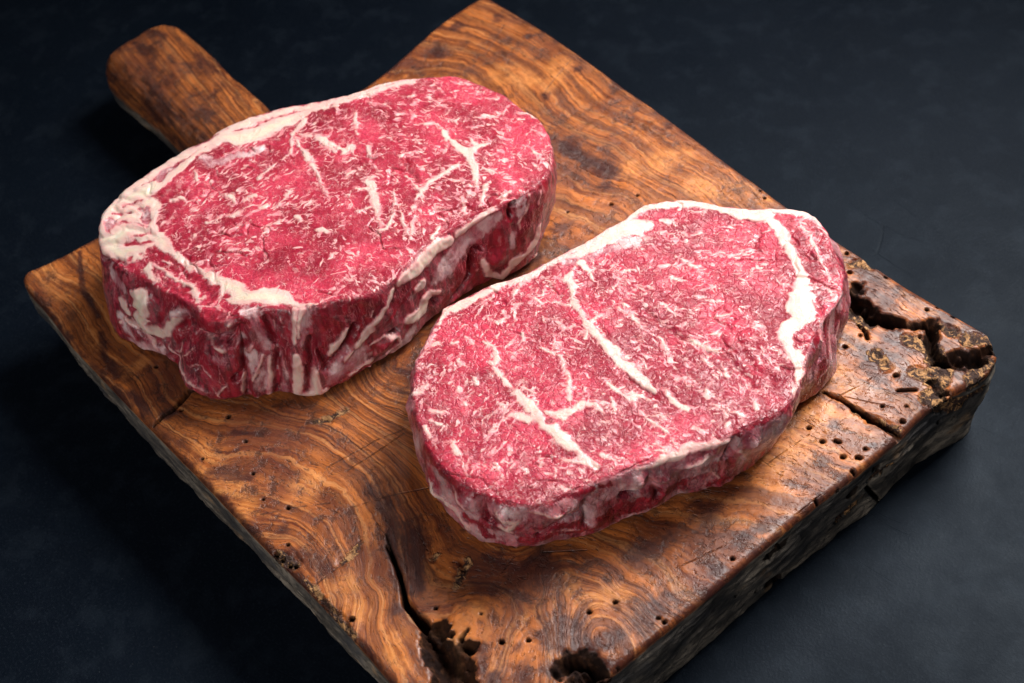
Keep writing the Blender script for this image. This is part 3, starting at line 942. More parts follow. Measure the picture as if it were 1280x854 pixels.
def flat(name):
    d = {}
    for ln in DATA[name].strip().splitlines():
        k, rest = ln.split(' ', 1)
        d.setdefault(k, []).append([float(v) for v in rest.split()])
    return d

# ------------------------------------------------------------------ materials
def meat_material():
    n = NT('marbled_raw_beef')
    co = n.co
    fat, film, lean, side = n.attr('fat'), n.attr('film'), n.attr('lean'), n.attr('side')
    cut = n.sub(1.0, side)
    flow = n.attr('flow')
    pw = n.warp(co, 260, 0.0022, 3)
    # edges of the traced fat made ragged
    r1 = n.sub(n.noise(pw, 420, 3, 0.6), 0.5)
    r2 = n.sub(n.noise(pw, 1100, 2, 0.6), 0.5)
    rag = n.add(n.mul(r1, 0.0032), n.mul(r2, 0.0014))
    stw = n.warp(n.vmul(co, (1, 1, 0.2)), 200, 0.003, 2)
    ragS = n.add(n.mul(n.sub(n.noise(stw, 330, 4, 0.65), 0.5), n.lin(n.attr('skin'), 0.1, 0.7, 0.0038, 0.0085)), n.mul(r2, 0.001))
    rag = n.mixf(side, rag, ragS)
    isl = n.mul(n.sub(n.noise(pw, 230, 2, 0.55, 0.4), 0.54), 0.0075)
    f1 = n.step(n.add(n.add(fat, n.mul(rag, 0.7)), n.mn(n.mx(n.mul(isl, n.mul(cut, n.step(fat, -0.0035, -0.0005))), 0.0), 0.0012)), -0.00045, 0.0007)
    # fine marbling: thin winding veins and flecks
    v = n.noise(pw, 190, 3, 0.55, 0.6)
    vein = n.math('ABSOLUTE', n.sub(v, 0.5))
    w = n.noise(co, 75, 2, 0.5)
    veinm = n.step(vein, n.lin(w, 0.35, 0.7, 0.0, 0.012), n.lin(w, 0.35, 0.7, 0.02, 0.055), 1.0, 0.0)
    gate = n.step(n.noise(pw, 260, 2, 0.5), 0.46, 0.62)
    veinm = n.mul(veinm, gate)
    q1 = n.warp(co, 330, 0.0030, 1)
    fl = n.step(n.noise(q1, 430, 1.5, 0.5, 0.6), 0.565, 0.66)
    flw = n.step(n.noise(co, 100, 2, 0.6), 0.36, 0.6)
    fl2 = n.math('ABSOLUTE', n.sub(n.noise(n.warp(co, 420, 0.002, 1), 520, 1, 0.5, 0.7), 0.5))
    fl2 = n.mul(n.step(fl2, 0.005, 0.05, 1.0, 0.0), n.step(n.noise(co, 240, 2, 0.5), 0.45, 0.62))
    marb = n.mx(n.mul(veinm, 0.85), n.mul(n.mul(fl, 0.4), flw))
    marb = n.mx(marb, n.mul(fl2, 0.35))
    fine = n.step(n.noise(pw, 1300, 2, 0.6, 0.5), 0.5, 0.72)
    marb = n.mul(n.mx(marb, n.mul(fine, 0.12)), 0.75)
    fk = n.attr('fleck')
    fkm = n.step(n.add(fk, n.mul(rag, 0.22)), -0.00026, 0.00022)
    marb = n.mx(marb, n.mul(fkm, n.lin(n.noise(co, 330, 1), 0.35, 0.65, 0.55, 1.0)))
    leanm = n.step(n.add(lean, rag), -0.0002, 0.0006)
    marb = n.mul(marb, n.mixf(side, 1.0, 0.35))
    marb = n.mul(marb, n.sub(1.0, n.mul(leanm, 0.85)))
    # muscle colour
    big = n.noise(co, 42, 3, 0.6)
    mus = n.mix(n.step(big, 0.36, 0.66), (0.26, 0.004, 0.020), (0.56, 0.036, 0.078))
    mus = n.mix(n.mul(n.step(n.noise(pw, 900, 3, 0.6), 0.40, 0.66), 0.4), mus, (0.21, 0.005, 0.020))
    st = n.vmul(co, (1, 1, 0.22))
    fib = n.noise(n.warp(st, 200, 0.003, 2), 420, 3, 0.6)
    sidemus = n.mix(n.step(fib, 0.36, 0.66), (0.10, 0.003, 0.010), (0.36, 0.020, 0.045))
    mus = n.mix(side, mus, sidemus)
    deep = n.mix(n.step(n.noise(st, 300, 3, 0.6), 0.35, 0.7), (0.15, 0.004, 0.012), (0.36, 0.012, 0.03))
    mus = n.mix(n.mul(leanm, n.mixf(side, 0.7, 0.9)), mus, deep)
    marbcol = n.mix(n.step(n.noise(co, 300, 2), 0.35, 0.65), (0.74, 0.27, 0.30), (0.84, 0.52, 0.48))
    c = n.mix(marb, mus, marbcol)
    # translucent skin over the muscle
    fm = n.step(n.add(film, n.mul(rag, 1.4)), -0.0008, 0.0014)
    fibs = n.noise(n.warp(n.vmul(co, (1, 1, 0.6)), 90, 0.010, 2), 110, 4, 0.6)
    filmcol = n.mix(n.step(fibs, 0.35, 0.68), (0.36, 0.085, 0.115), (0.74, 0.54, 0.53))
    # bare outside: everything on the side that nothing else covers gets some of it
    rnd = n.step(n.noise(n.warp(co, 80, 0.01, 2), 75, 4, 0.62), 0.42, 0.58)
    fm = n.mx(n.mul(n.mul(fm, 0.9), n.sub(1.0, n.mul(leanm, 0.2))), n.mul(n.mul(n.mul(rnd, side), n.sub(1.0, leanm)), n.attr('skin')))
    c = n.mix(fm, c, filmcol)
    # fat: cream to pink
    fc = n.mix(n.step(n.noise(pw, 160, 3, 0.6), 0.35, 0.7), (0.68, 0.42, 0.38), (0.72, 0.54, 0.46))
    fc = n.mix(n.step(fat, 0.0012, 0.0036), fc, (0.70, 0.58, 0.45))
    fc = n.mix(n.mul(side, n.step(n.noise(n.warp(st, 90, 0.01), 120, 4, 0.7), 0.45, 0.7)), fc, (0.62, 0.27, 0.27))
    fc = n.mix(n.step(fat, -0.0006, 0.0009), (0.66, 0.22, 0.24), fc)
    fold = n.mul(n.step(fat, 0.0030, 0.0055), n.step(n.noise(n.warp(co, 70, 0.014, 3), 90, 4, 0.65, 0.6), 0.50, 0.64))
    fc = n.mix(n.mul(fold, 0.7), fc, (0.62, 0.36, 0.35))
    strp = n.mul(n.mul(n.step(n.noise(stw, 125, 3, 0.6), 0.54, 0.62), side), n.mul(n.sub(1.0, n.mul(leanm, 0.9)), n.attr('skin')))
    thin = n.step(n.math('ABSOLUTE', n.sub(n.noise(stw, 520, 2, 0.5, 0.3), 0.5)), 0.0, 0.035, 1.0, 0.0)
    thin = n.mul(n.mul(thin, side), n.mul(n.step(n.noise(co, 90, 2), 0.45, 0.6), 0.5))
    f1 = n.mx(n.mx(f1, strp), thin)
    c = n.mix(f1, c, fc)
    cr = n.voro(n.warp(co, 260, 0.006, 3), 280, 'DISTANCE_TO_EDGE')
    cr = n.step(cr, 0.0, 0.13)
    crk = n.attr('crackle')
    cl = n.mul(n.mul(n.sub(1.0, cr), n.sub(1.0, f1)), n.mul(crk, n.step(n.noise(co, 95, 2), 0.38, 0.6)))
    c = n.mix(n.mul(cl, 0.22), c, (0.20, 0.008, 0.035))
    n.set(Base_Color=c, Subsurface_Weight=0.40, Subsurface_Scale=0.0014, Subsurface_Radius=(1.0, 0.35, 0.25), IOR=1.42)
    rough = n.lin(n.noise(co, 240, 3, 0.6), 0.3, 0.7, 0.36, 0.52)
    n.set(Roughness=rough, Coat_Weight=0.5, Coat_Roughness=0.10, Coat_IOR=1.38)
    wet = n.add(n.mul(n.noise(co, 200, 2, 0.5), 1.2), n.mul(n.mul(cr, crk), 0.25))
    wet = n.add(wet, n.mul(n.noise(co, 620, 1, 0.5), 0.08))
    n.set(Coat_Normal=n.bump(wet, 0.0008, 0.8))
    # relief: cracked skin of the cut, fibres, raised fat
    cr2 = n.step(n.voro(n.warp(co, 700, 0.002, 2), 800, 'DISTANCE_TO_EDGE'), 0.0, 0.25)
    h = n.add(n.mul(cr, n.lin(crk, 0.0, 1.0, 0.15, 0.6)), n.mul(cr2, 0.12))
    h = n.add(h, n.mul(n.noise(co, 620, 3, 0.55), 0.5))
    h = n.mul(h, n.sub(1.0, n.mul(f1, 0.8)))
    h = n.add(h, n.mul(n.noise(st, 170, 4, 0.6), n.mul(side, 1.0)))
    h = n.add(h, n.mul(marb, 0.5))
    h = n.add(h, n.mul(f1, 0.9))
    n.set(Normal=n.bump(h, 0.00040, 0.8))
    return n.m

def wood_material():
    n = NT('oiled_weathered_wood')
    co = n.co
    phi, side, hole, worn = n.attr('phi'), n.attr('side'), n.attr('hole'), n.attr('worn')
    stain, warm = n.attr('stain'), n.attr('warm')
    gw = n.noise(co, 28, 3, 0.55); gw2 = n.noise(co, 130, 3, 0.6)
    p = n.add(n.add(phi, n.mul(gw, 0.9)), n.mul(gw2, 0.40))
    ring = n.math('FRACT', n.mul(p, 0.8))
    late = n.mul(n.step(ring, 0.25, 0.85), n.step(ring, 0.86, 1.0, 1.0, 0.0))
    ringv = n.noise(n.xyz(n.mul(p, 2.2), 0.0, 0.0), 1.0, 3, 0.7)
    # fibres run along the rings: stretch noise along the guide by using phi as one coordinate
    s = n.sep(co)
    fv = n.xyz(n.mul(p, 5.0), n.mul(s[0], 26), n.mul(s[1], 26))
    fibre = n.noise(fv, 1.0, 4, 0.7)
    pores = n.step(n.noise(n.xyz(n.mul(p, 9.0), n.mul(s[0], 150), n.mul(s[1], 150)), 1.0, 2, 0.6), 0.63, 0.72)
    c = n.mix(n.step(fibre, 0.3, 0.7), (0.095, 0.018, 0.005), (0.56, 0.170, 0.038))
    c = n.mix(n.mul(late, 0.62), c, (0.115, 0.034, 0.014))
    ln_ = n.mul(n.step(ring, 0.88, 0.955), n.step(ring, 0.955, 0.99, 1.0, 0.0))
    c = n.mix(n.mul(ln_, 0.6), c, (0.05, 0.016, 0.008))
    c = n.mix(n.mul(n.step(ringv, 0.5, 0.66), 0.55), c, (0.60, 0.27, 0.095))
    c = n.mix(n.mul(n.step(n.noise(co, 22, 4, 0.6), 0.46, 0.66), 0.65), c, (0.10, 0.026, 0.018))
    c = n.mix(n.mul(pores, 0.6), c, (0.045, 0.014, 0.008))
    wm = n.mul(n.step(warm, 0.15, 0.9), n.step(n.noise(co, 90, 4, 0.65), 0.3, 0.6))
    c = n.mix(n.mul(wm, 0.75), c, n.mix(n.step(fibre, 0.3, 0.7), (0.42, 0.12, 0.026), (0.70, 0.29, 0.085)))
    mot = n.noise(n.warp(co, 90, 0.012, 3), 150, 5, 0.7)
    stn = n.step(n.add(stain, n.mul(n.sub(mot, 0.5), 2.2)), 0.1, 0.95)
    dk = n.mix(1.0, c, (0.30, 0.24, 0.34), 'MULTIPLY')
    dk = n.mix(0.45, dk, (0.040, 0.017, 0.018))
    c = n.mix(n.mul(stn, 0.92), c, dk)
    # open pores: short black ticks lying in the grain, and a fine dark mottle
    tick = n.step(n.noise(n.xyz(n.mul(p, 16.0), n.mul(s[0], 330), n.mul(s[1], 330)), 1.0, 2, 0.6), 0.60, 0.70)
    c = n.mix(n.mul(tick, n.lin(n.noise(co, 40, 2), 0.35, 0.65, 0.1, 0.7)), c, (0.045, 0.015, 0.008))
    grit = n.step(n.noise(co, 520, 4, 0.75), 0.50, 0.70)
    c = n.mix(n.mul(grit, n.lin(n.noise(co, 30, 3), 0.4, 0.6, 0.10, 0.55)), c, (0.05, 0.016, 0.008))
    # knife marks
    kn = n.step(n.attr('knife'), -0.00030, 0.00004)
    kn = n.mul(kn, n.step(n.noise(co, 180, 3, 0.6), 0.35, 0.55))
    c = n.mix(n.mul(kn, 0.6), c, (0.035, 0.013, 0.009))
    dirt = n.mul(n.step(n.noise(n.warp(co, 120, 0.006), 150, 5, 0.75), 0.50, 0.64), n.step(n.noise(co, 22, 2), 0.38, 0.58))
    c = n.mix(n.mul(dirt, 0.8), c, (0.055, 0.020, 0.013))
    # side faces: grey weathered timber
    fside = n.noise(n.vmul(n.warp(co, 60, 0.01), (45, 45, 120)), 1.0, 4, 0.6)
    g = n.mix(n.step(fside, 0.36, 0.68), (0.040, 0.033, 0.026), (0.27, 0.225, 0.175))
    g = n.mix(n.mul(n.step(n.noise(co, 34, 4, 0.65), 0.5, 0.66), 0.8), g, (0.045, 0.045, 0.050))
    g = n.mix(n.mul(n.step(n.noise(co, 55, 3, 0.6), 0.58, 0.7), 0.6), g, (0.30, 0.18, 0.09))
    g = n.mix(n.mul(n.step(n.noise(n.vmul(co, (1, 1, 1.8)), 260, 5, 0.75), 0.48, 0.66), 0.75), g, (0.020, 0.018, 0.017))
    g = n.mix(n.mul(n.step(n.noise(co, 19, 3, 0.6), 0.48, 0.62), 0.7), g, (0.018, 0.018, 0.021))
    sd = n.step(n.add(side, n.mul(n.sub(n.noise(co, 160, 3, 0.6), 0.5), 0.5)), 0.35, 0.65)
    c = n.mix(sd, c, g)
    # chewed, bare wood
    wn = n.noise(n.warp(co, 250, 0.006, 3), 330, 3, 0.65)
    wmask = n.step(n.add(worn, n.mul(n.sub(wn, 0.5), 0.005)), -0.0006, 0.0006)
    wcol = n.mix(n.step(wn, 0.47, 0.64), (0.030, 0.011, 0.006), (0.42, 0.215, 0.085))
    c = n.mix(wmask, c, wcol)
    # pits, cracks and borer holes are black inside
    hm = n.step(n.add(hole, n.mul(n.sub(n.noise(co, 500, 3, 0.6), 0.5), 0.0006)), -0.0008, 0.0)
    c = n.mix(n.mul(hm, 0.93), c, n.mix(n.step(n.noise(co, 240, 4, 0.7), 0.5, 0.75), (0.010, 0.006, 0.005), (0.07, 0.03, 0.015)))
    n.set(Base_Color=c, IOR=1.45)
    ro = n.lin(n.noise(co, 60, 4, 0.6), 0.3, 0.7, 0.28, 0.50)
    ro = n.mixf(n.mx(n.mx(sd, wmask), hm), ro, 0.8)
    n.set(Roughness=ro, Specular_IOR_Level=n.mixf(hm, 0.5, 0.1))
    h = n.add(n.mul(fibre, 0.6), n.mul(pores, -0.6))
    h = n.add(h, n.mul(n.noise(co, 350, 4, 0.6), 0.5))
    h = n.add(h, n.mul(fside, n.mul(sd, 2.0)))
    h = n.add(h, n.mul(wn, n.mul(wmask, 5.0)))
    h = n.add(h, n.mul(kn, -1.2)); h = n.add(h, n.mul(tick, -0.7)); h = n.add(h, n.mul(dirt, -0.5))
    n.set(Normal=n.bump(h, 0.0004, 0.8))
    return n.m

def slate_material():
    n = NT('dark_blue_slate')
    co = n.co
    a = n.noise(co, 7, 5, 0.6, 0.3); b = n.noise(co, 60, 5, 0.65); d = n.noise(co, 900, 3, 0.6)
    e = n.noise(n.warp(co, 16, 0.05, 3), 22, 6, 0.72)
    c = n.mix(n.step(a, 0.3, 0.7), (0.0016, 0.0032, 0.0064), (0.0028, 0.0050, 0.0090))
    c = n.mix(n.mul(n.step(e, 0.48, 0.64), 0.60), c, (0.0018, 0.0034, 0.0066))
    c = n.mix(n.mul(n.step(b, 0.48, 0.66), 0.4), c, (0.0085, 0.0125, 0.0185))
    c = n.mix(n.mul(n.step(d, 0.5, 0.75), 0.35), c, (0.017, 0.022, 0.030))
    sv = n.voro(n.vmul(n.warp(co, 6, 0.08), (7, 60, 1)), 1.0, 'DISTANCE_TO_EDGE')
    scr = n.mul(n.step(sv, 0.0, 0.010, 1.0, 0.0), n.step(n.noise(co, 14, 2), 0.56, 0.66))
    c = n.mix(n.mul(scr, 0.35), c, (0.002, 0.003, 0.005))
    spk = n.step(n.voro(co, 130, 'F1'), 0.0, 0.05, 1.0, 0.0)
    c = n.mix(n.mul(spk, 0.45), c, (0.06, 0.065, 0.07))
    n.set(Base_Color=c, Roughness=n.lin(e, 0.35, 0.65, 0.46, 0.56), Specular_IOR_Level=0.09, Specular_Tint=(0.75, 0.88, 1.0))
    h = n.add(n.mul(d, 0.5), n.mul(b, 0.8)); h = n.add(h, n.mul(scr, -0.3))
    n.set(Normal=n.bump(h, 0.0004, 0.5))
    return n.m

# ------------------------------------------------------------------ steak
def polar(O, C, N):
    """radius and z as functions of N even angles round C"""
    O = np.array(O, float)
    n = 3000
    Q = np.vstack([O, O[:1]])
    d = np.r_[0, np.cumsum(np.linalg.norm(np.diff(Q[:, :2], axis=0), axis=1))]
    # closed Catmull-Rom through the traced points
    pts = []
    m = len(O)
    for i in range(m):
        p0, p1, p2, p3 = O[i - 1], O[i], O[(i + 1) % m], O[(i + 2) % m]
        t = np.linspace(0, 1, 40, endpoint=False)[:, None]
        pts.append(0.5 * (2 * p1 + (p2 - p0) * t + (2 * p0 - 5 * p1 + 4 * p2 - p3) * t ** 2 + (3 * p1 - 3 * p2 + p3 - p0) * t ** 3))
    Q = np.vstack(pts)
    ang = np.arctan2(Q[:, 1] - C[1], Q[:, 0] - C[0]); r = np.hypot(Q[:, 0] - C[0], Q[:, 1] - C[1])
    o = np.argsort(ang); ang = ang[o]; r = r[o]; z = Q[o, 2]
    ang = np.r_[ang - 2 * np.pi, ang, ang + 2 * np.pi]; r = np.tile(r, 3); z = np.tile(z, 3)
    th = np.linspace(-np.pi, np.pi, N, endpoint=False)
    k = np.exp(-np.linspace(-2, 2, 7) ** 2); k /= k.sum()
    sm = lambda a: np.convolve(np.r_[a[-3:], a, a[:3]], k, 'valid')
    return th, sm(np.interp(th, ang, r)), sm(np.interp(th, ang, z))

def steak_base(top, bot, H, N=1000, NT_=240, NS=110, rc=0.0016, bulge=0.002):
    top = np.array(top, float) * 1e-4; bot = np.array(bot, float) * 1e-4
    C = np.array([0.0, 0.0])
    th, Rt, Zt = polar(top, C, N)
    th, Rb, _ = polar(bot, C, N)
    Zt = Zt
    u = np.linspace(0.0, 1, NT_) ** 0.8
    u[0] = 0.004
    cs = np.stack([np.cos(th), np.sin(th)], -1)
    rows = []; side = []; V = []
    for a in u:
        r = (Rt - rc) * a
        z = H + (Zt - H) * a ** 5
        rows.append(np.concatenate([cs * r[:, None], z[:, None]], 1)); side.append(0); V.append(0)
    vs = np.r_[np.linspace(0, 1, 9)[1:] ** 2 * 0.05, np.linspace(0.05, 1, NS - 8)[1:]]
    for v in vs:
        r = Rt + (Rb - Rt) * sstep(v, -0.2, 1.1) + bulge * 4 * v * (1 - v)
        vc = 0.07
        if v < vc: r = r - rc * (1 - math.sqrt(1 - (1 - v / vc) ** 2))
        if v > 0.88: r = r - 0.006 * ((v - 0.88) / 0.12) ** 2
        z = Zt * (1 - v) + 0.0003 * v
        rows.append(np.concatenate([cs * r[:, None], z[:, None]], 1)); side.append(1 if v > 0.02 else 0.5 * v / 0.02); V.append(v)
    last = rows[-1]
    for a in (0.9, 0.6, 0.3, 0.02):
        q = last.copy(); q[:, :2] *= a; rows.append(q); side.append(1); V.append(1)
    return np.array(rows), np.array(side), np.array(V), Rt, Rb

def flecks(P, key, H, sd):
    # short bent threads of fat, laid roughly along the grain of the muscle
    rng = np.random.default_rng(11 if key == 's1' else 29)
    ext = np.abs(P[:, :2]).max(0)
    right, up = np.array([0.64, 0.76]), np.array([-0.70, 0.71])
    S = []
    n = 5000 if key == 's1' else 3600
    xy = rng.uniform(-1, 1, (n, 2)) * ext
    p3 = np.c_[xy, np.full(n, H)]
    dens = fbm(p3, 55, 2, 77); turn = perlin(p3, 40, 78)
    for i in range(n):
        if dens[i] < rng.uniform(-0.30, 0.45): continue
        a, b = xy[i] @ right / 0.08, xy[i] @ up / 0.08
        if key == 's1': base = 0.75 if a < 0.1 else -0.6
        else: base = 1.2 if a < -0.45 else (-0.45 if b > 0 else -0.75)
        ang = base + turn[i] * 1.0 + rng.normal() * 0.28
        ln = rng.gamma(2.0, 0.00055) + 0.0003; r = min(rng.gamma(2.2, 0.00013) + 0.00016, 0.001)
        d1 = right * math.cos(ang) + up * math.sin(ang)
        ang += rng.normal() * 0.45
        d2 = right * math.cos(ang) + up * math.sin(ang)
        m = xy[i]; q0 = m - d1 * ln; q2 = m + d2 * ln
        z = H * 1e4
        S.append([q0[0] * 1e4, q0[1] * 1e4, z, r * 0.4e4, m[0] * 1e4, m[1] * 1e4, z, r * 1e4, q2[0] * 1e4, q2[1] * 1e4, z, r * 0.3e4])
    # side branches leaving the traced veins
    for t in flat(key).get('fat', []):
        q = np.array(t).reshape(-1, 4)
        if len(q) < 2 or abs(q[0, 2] - H * 1e4) > 25 or q[:, 3].max() > 22: continue
        for a, b in zip(q[:-1], q[1:]):
            L = np.linalg.norm(b[:2] - a[:2])
            for _ in range(rng.poisson(L / 16)):
                t_ = rng.uniform(); p = a + (b - a) * t_
                d = (b[:2] - a[:2]) / (L + 1e-6); g = rng.choice([-1, 1]) * rng.uniform(0.5, 1.4)
                e = np.array([d[0] * math.cos(g) - d[1] * math.sin(g), d[0] * math.sin(g) + d[1] * math.cos(g)])
                g2 = rng.normal() * 0.7; e2 = np.array([e[0] * math.cos(g2) - e[1] * math.sin(g2), e[0] * math.sin(g2) + e[1] * math.cos(g2)])
                l1 = rng.uniform(5, 16) + p[3]; l2 = rng.uniform(4, 14); w = rng.uniform(1.6, 4.2)
                m1 = p[:2] + e * l1; m2 = m1 + e2 * l2; z = H * 1e4
                S.append([p[0], p[1], z, w * 1.3, m1[0], m1[1], z, w * 0.8, m2[0], m2[1], z, w * 0.3])
    F = np.full(len(P), -0.001)
    m = np.nonzero(sd < 0.5)[0]
    Pt = P[m].copy(); Pt[:, 2] = H
    F[m] = stroke_field(Pt, S, -0.001)
    return F

def paint(P, key):
    # tissue kinds laid down in traced order: each stroke claims its area from what lies below it
    A = {k: np.full(len(P), -0.004) for k in ('fat', 'film', 'lean')}
    order = np.argsort(P[:, 0], kind='stable'); Xs = P[order, 0]
    for ln in DATA[key].strip().splitlines():
        k, rest = ln.split(' ', 1)
        if k not in A: continue
        q = np.array([float(v) for v in rest.split()]).reshape(-1, 4) * 1e-4
        R = q[:, 3].max() + 0.004
        i0 = np.searchsorted(Xs, q[:, 0].min() - R); i1 = np.searchsorted(Xs, q[:, 0].max() + R)
        idx = order[i0:i1]
        m = (P[idx, 1] > q[:, 1].min() - R) & (P[idx, 1] < q[:, 1].max() + R); idx = idx[m]
        v = stroke_field(P[idx], [(q * 1e4).ravel()])
        for o in A:
            if o == k: A[o][idx] = np.maximum(A[o][idx], v)
            else: A[o][idx] = np.minimum(A[o][idx], -v)
    return A

def build_steak(name, key, mat, H, loc, seed, striped):
    d = flat(key) if key in DATA else {}
    P, side, V, Rt, Rb = steak_base(OUT[key + 't'], OUT[key + 'b'], H)
    R, N, _ = P.shape
    flatP = P.reshape(-1, 3)
    sd = np.repeat(side, N); vv = np.repeat(V, N)
    if RAYCAST: return P
    nrm = grid_normals(P, True).reshape(-1, 3)
    W = flatP.copy()
    for a in range(3):
        W[:, a] += (0.0011 - 0.0006 * sd) * fbm(flatP, 130, 2, seed + 40 + a) + (0.0006 - 0.0002 * sd) * perlin(flatP, 420, seed + 50 + a)
    A = paint(W, key)
    A.update({k: stroke_field(W, d.get(k, [])) for k in ('groove', 'ridge')})
    A['fat'] += (0.0006 * fbm(flatP, 190, 2, seed + 90) - 0.0001) * (A['fat'] < 0.0025) * (1 - sd)
    A['fat'] = np.minimum(A['fat'], -stroke_field(W, d.get('cut', [])))
    A['fat'] += 0.00008; A['film'] += 0.0002; A['lean'] += 0.0001
    top = 1 - sd
    st = flatP * [1, 1, 0.3 if striped else 0.7]
    disp = sd * ((0.0016 if striped else 0.0019) * fbm(st, 62, 2, seed) + 0.00028 * fbm(st, 260, 2, seed + 5)) * sstep(vv, 0.0, 0.15) 
    disp += top * (0.0008 * fbm(flatP, 38, 2, seed + 9) + 0.00016 * fbm(flatP, 200, 2, seed + 11))
    # creases wandering over the cut face
    cz = np.abs(fbm(flatP, 48, 3, seed + 20)); disp -= top * 0.0009 * np.exp(-(cz / 0.05) ** 2) * sstep(perlin(flatP, 30, seed + 3), 0.0, 0.3)
    disp += sstep(A['fat'], -0.0006, 0.0012) * (0.00025 * top + 0.0007 * sd)
    disp -= sstep(A['groove'], -0.0022, 0.0012) * (0.0011 * top + 0.0042 * sd)
    disp += sstep(A['ridge'], -0.004, 0.004) * (0.0006 * top + 0.003 * sd)
    Q = flatP + nrm * disp[:, None]
    rad = flatP[:, :2] / (np.linalg.norm(flatP[:, :2], axis=1)[:, None] + 1e-9)
    rim = np.repeat(np.r_[np.linspace(0, 1, 240) ** 8, np.ones(R - 240)], N)
    lat = rim * (0.0011 * fbm(flatP * [1, 1, 0.35], 60, 3, seed + 60) + 0.0004 * fbm(flatP * [1, 1, 0.6], 300, 2, seed + 66))
    Q[:, :2] += rad * lat[:, None]
    Q[:, 2] = np.maximum(Q[:, 2], 0.0002)
    one = np.ones(len(Q))
    o = mesh_grid(name, Q.reshape(R, N, 3), True, mat,
                  dict(fleck=flecks(W, key, H, sd), crackle=one * (0.25 if striped else 1.0), skin=one * (0.1 if striped else 0.6), fat=A['fat'], film=A['film'], lean=A['lean'], side=sd))
    o.location = loc
    return o

# ------------------------------------------------------------------ board
def resample(P, n, pw=None):
    P = np.array(P, float)
    m = len(P); pts = [P[0]]
    for i in range(m - 1):
        p0, p1, p2, p3 = P[max(i - 1, 0)], P[i], P[i + 1], P[min(i + 2, m - 1)]
        t = np.linspace(0, 1, 30)[1:, None]
        pts.extend(0.5 * (2 * p1 + (p2 - p0) * t + (2 * p0 - 5 * p1 + 4 * p2 - p3) * t ** 2 + (3 * p1 - 3 * p2 + p3 - p0) * t ** 3))
    Q = np.array(pts)
    d = np.r_[0, np.cumsum(np.linalg.norm(np.diff(Q, axis=0), axis=1))]
    return np.stack([np.interp(np.linspace(0, d[-1], n), d, Q[:, k]) for k in range(Q.shape[1])], 1)

def board_base(NU=640, NV=500, NSIDE=60):
    L, F_, R_, B = [resample(np.array(OUT[k]) * 1e-4, n) for k, n in (('left', NU), ('far', NV), ('right', NU), ('near', NV))]
    # rows run left edge -> right edge (v), columns along the board (u)
    u = np.linspace(0, 1, NU)[None, :, None]; v = np.linspace(0, 1, NV)[:, None, None]
    L_, R2 = L[None], R_[None]; F2, B2 = F_[:, None], B[:, None]
    c = [L[0], L[-1], R_[0], R_[-1]]
    S = (1 - v) * L_ + v * R2 + (1 - u) * F2 + u * B2 - ((1 - u) * (1 - v) * c[0] + u * (1 - v) * c[1] + (1 - u) * v * c[2] + u * v * c[3])
    top = np.concatenate([S, np.full(S.shape[:2] + (1,), T)], -1)
    # border loop, counter-clockwise from above
    ij = [(0, j) for j in range(NU)] + [(i, NU - 1) for i in range(1, NV)] + [(NV - 1, j) for j in range(NU - 2, -1, -1)] + [(i, 0) for i in range(NV - 2, 0, -1)]
    ij = np.array(ij)
    loop = S[ij[:, 0], ij[:, 1]]
    t = np.roll(loop, -3, 0) - np.roll(loop, 3, 0); nn = np.stack([t[:, 1], -t[:, 0]], 1); nn /= np.linalg.norm(nn, axis=1)[:, None] + 1e-12
    k = np.ones(9) / 9
    for a in (0, 1): nn[:, a] = np.convolve(np.r_[nn[-4:, a], nn[:, a], nn[:4, a]], k, 'valid')
    return top, ij, loop, nn

def dist_border(top, loop):
    NV_, NU_ = top.shape[:2]
    P = top.reshape(-1, 3)[:, :2]
    ii, jj = np.divmod(np.arange(len(P)), NU_)
    near = np.nonzero(np.minimum.reduce([ii, jj, NV_ - 1 - ii, NU_ - 1 - jj]) < 18)[0]
    D = np.full(len(P), 1.0)
    la = np.roll(loop, -1, 0)
    ab = la - loop; L2 = (ab ** 2).sum(1) + 1e-18
    for q in np.array_split(near, 60):
        X = P[q][:, None] - loop[None]
        t = np.clip((X * ab[None]).sum(-1) / L2, 0, 1)
        D[q] = np.sqrt(((X - t[..., None] * ab[None]) ** 2).sum(-1)).min(1)
    return D

def tps(pts, val):
    X = np.array(pts); n = len(X)
    r = np.linalg.norm(X[:, None] - X[None], axis=-1)
    K = np.where(r > 0, r ** 2 * np.log(r + 1e-12), 0) + np.eye(n) * 2e-5
    Pm = np.c_[np.ones(n), X]
    M = np.block([[K, Pm], [Pm.T, np.zeros((3, 3))]])
    w = np.linalg.solve(M, np.r_[val, 0, 0, 0])
    def f(Q):
        out = np.empty(len(Q))
        for a in range(0, len(Q), 40000):
            q = Q[a:a + 40000]
            r = np.linalg.norm(q[:, None] - X[None], axis=-1)
            out[a:a + 40000] = np.where(r > 0, r ** 2 * np.log(r + 1e-12), 0) @ w[:n] + w[n] + q @ w[n + 1:]
        return out
    return f

def soft(P, strokes):
    F = np.zeros(len(P))
    for s in strokes:
        q = np.array(s, float).reshape(-1, 4) * 1e-4
        if len(q) == 1: q = np.vstack([q, q + [1e-5, 0, 0, 0]])
        for a, b in zip(q[:-1], q[1:]):
            R = 2.2 * max(a[3], b[3])
            m = np.nonzero((P[:, 0] > min(a[0], b[0]) - R) & (P[:, 0] < max(a[0], b[0]) + R) & (P[:, 1] > min(a[1], b[1]) - R) & (P[:, 1] < max(a[1], b[1]) + R))[0]
            X = P[m]; ab = b[:3] - a[:3]
            t = np.clip(((X - a[:3]) @ ab) / (ab @ ab + 1e-14), 0, 1)
            d = np.linalg.norm(X - a[:3] - t[:, None] * ab, axis=1); w = a[3] + (b[3] - a[3]) * t
            F[m] = np.maximum(F[m], np.exp(-(d / w) ** 2))
    return F

